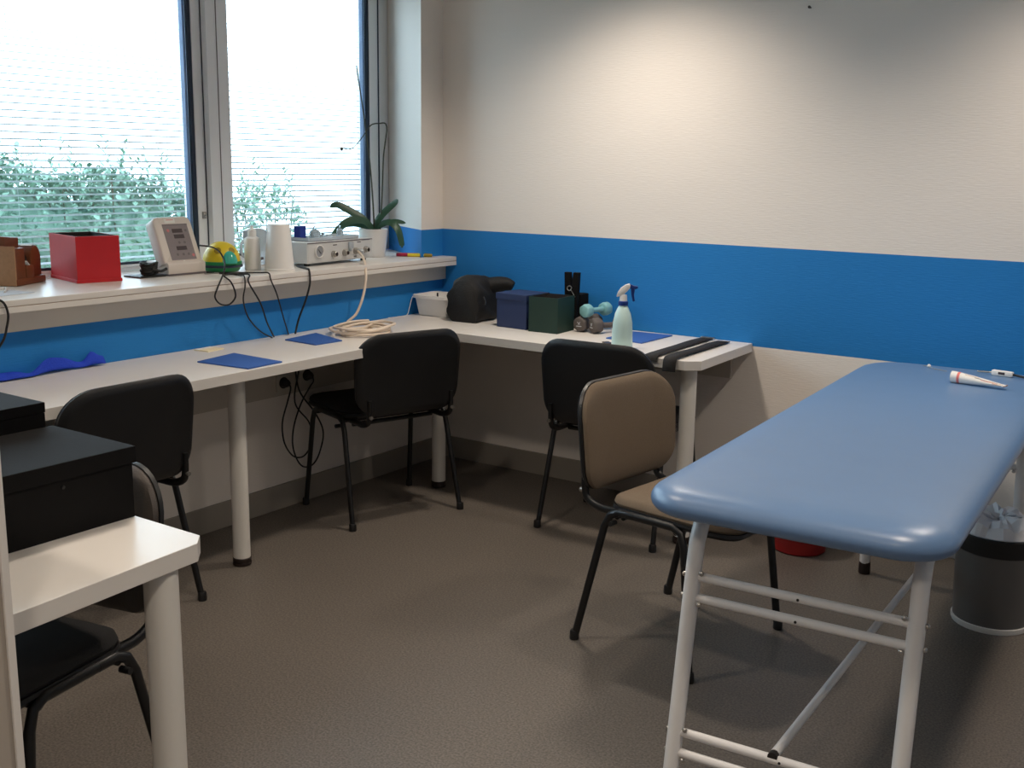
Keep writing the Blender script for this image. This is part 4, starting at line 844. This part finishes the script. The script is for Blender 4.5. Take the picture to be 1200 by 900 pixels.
# spray bottle
t = thing('spray_bottle', 'pale aqua spray bottle with a white and blue trigger head', 'bottle', (1.270, -0.470, TT_), 0.45)
b = MB(); b.lathe([(0, 0), (0.037, 0), (0.0415, 0.004), (0.0415, 0.03), (0.040, 0.07), (0.038, 0.105), (0.031, 0.140), (0.021, 0.163), (0.017, 0.170), (0.0165, 0.176), (0, 0.176)], 40); b.build('bottle', M['aqua_bottle'], t)
b = MB(); b.lathe([(0.0165, 0.172), (0.0195, 0.173), (0.0195, 0.188), (0.016, 0.190)], 28); b.build('collar', M['blue_cap'], t)
b = MB(); b.lathe([(0.0155, 0.188), (0.0145, 0.206), (0.013, 0.214), (0, 0.214)], 24)
SD = Matrix(((1, 0, 0, 0), (0, 0, -1, 0), (0, 1, 0, 0), (0, 0, 0, 1)))
b.prism([(-0.027, 0.205), (-0.024, 0.221), (-0.012, 0.240), (0.006, 0.253), (0.022, 0.258), (0.026, 0.250), (0.024, 0.240), (0.012, 0.226), (0.0, 0.214), (-0.014, 0.208)], -0.011, 0.011, T=SD, bev=0.003); b.build('spray_head', M['white_p'], t)
b = MB(); b.prism([(0.020, 0.246), (0.022, 0.2575), (0.040, 0.250), (0.054, 0.249), (0.055, 0.241), (0.044, 0.237), (0.041, 0.215), (0.045, 0.190), (0.037, 0.188), (0.030, 0.214), (0.028, 0.237)], -0.0065, 0.0065, T=SD, bev=0.0015); b.build('trigger', M['blue_cap'], t)
# elastic straps draped over the desk edge
def strap(label, pts, wd, buckle):
    b = MB(); P = catmull([Vector(p) for p in pts], 6); n = len(P); vs = []; fs = []; x0, y0, _ = pts[0]; O = P[0].copy()
    side = Vector((1, 0.06, 0)).normalized()
    for p in P:
        p = p - O
        vs += [p - side * wd / 2, p + side * wd / 2]
    for i in range(n - 1): fs.append((2 * i, 2 * i + 1, 2 * i + 3, 2 * i + 2))
    b.add(vs, fs); o = b.build('elastic_strap', M['strap'], loc=O, angle=60); md = o.modifiers.new('thick', 'SOLIDIFY'); md.thickness = 0.003; md.offset = 1
    tag(o, label, 'strap', 'black straps on the back desk')
    if buckle:
        bk = MB(); bk.box((0, 0.004, 0.004), (wd + 0.006, 0.018, 0.006), bev=0.002); bk.build('buckle', M['steel'], o)
strap('black elastic strap with a buckle, the left of two on the back desk', [(1.435, -0.035, TZ + 0.004), (1.438, -0.15, TZ + 0.007), (1.440, -0.30, TZ + 0.005), (1.446, -0.45, TZ + 0.006), (1.452, -0.545, TZ + 0.007), (1.454, -0.572, TZ + 0.004), (1.455, -0.5805, TZ - 0.012)], 0.054, True)
strap('black elastic strap hanging over the desk edge, the right of two', [(1.525, -0.065, TZ + 0.004), (1.528, -0.18, TZ + 0.008), (1.530, -0.32, TZ + 0.006), (1.533, -0.46, TZ + 0.010), (1.535, -0.548, TZ + 0.009), (1.536, -0.575, TZ + 0.003), (1.537, -0.5845, TZ - 0.018), (1.537, -0.586, TZ - 0.042)], 0.052, False)
b = MB(); b.box((0, 0, 0.003), (0.03, 0.05, 0.006), bev=0.002); tag(b.build('flat_clip', M['display'], loc=(1.165, -0.400, TT_), rot=(0, 0, 0.9)), 'small dark flat clip on the desk left of the spray bottle', 'clip')

# ------------------------------------------------------------------ black boxes on the small table
t = thing('lidded_box', 'black cardboard box with an overhanging lid on the small table', 'box', (1.376, -3.090, TT_))
MB().box((0, 0, 0.060), (0.270, 0.350, 0.120), bev=0.001).build('box_body', M['black_card'], t, smooth=False)
MB().box((0, 0, 0.130), (0.282, 0.362, 0.034), bev=0.002).build('lid', M['black_card'], t, smooth=False)
b = MB(); b.lathe([(0.004, 0), (0.004, 0.002), (0, 0.003)], 10, T=Matrix.Translation((0.135, 0.02, 0.098)) @ Matrix.Rotation(PI / 2, 4, 'Y')); b.build('rivet', M['cable'], t)
t = thing('tall_black_box', 'taller black box standing behind the lidded one on the small table', 'box', (1.138, -3.108, TT_))
MB().box((0, 0, 0.088), (0.185, 0.372, 0.176), bev=0.001).build('box_body', M['black_card'], t, smooth=False)
MB().box((0, 0, 0.188), (0.187, 0.374, 0.022), bev=0.001).build('lid', M['black_card'], t, smooth=False)
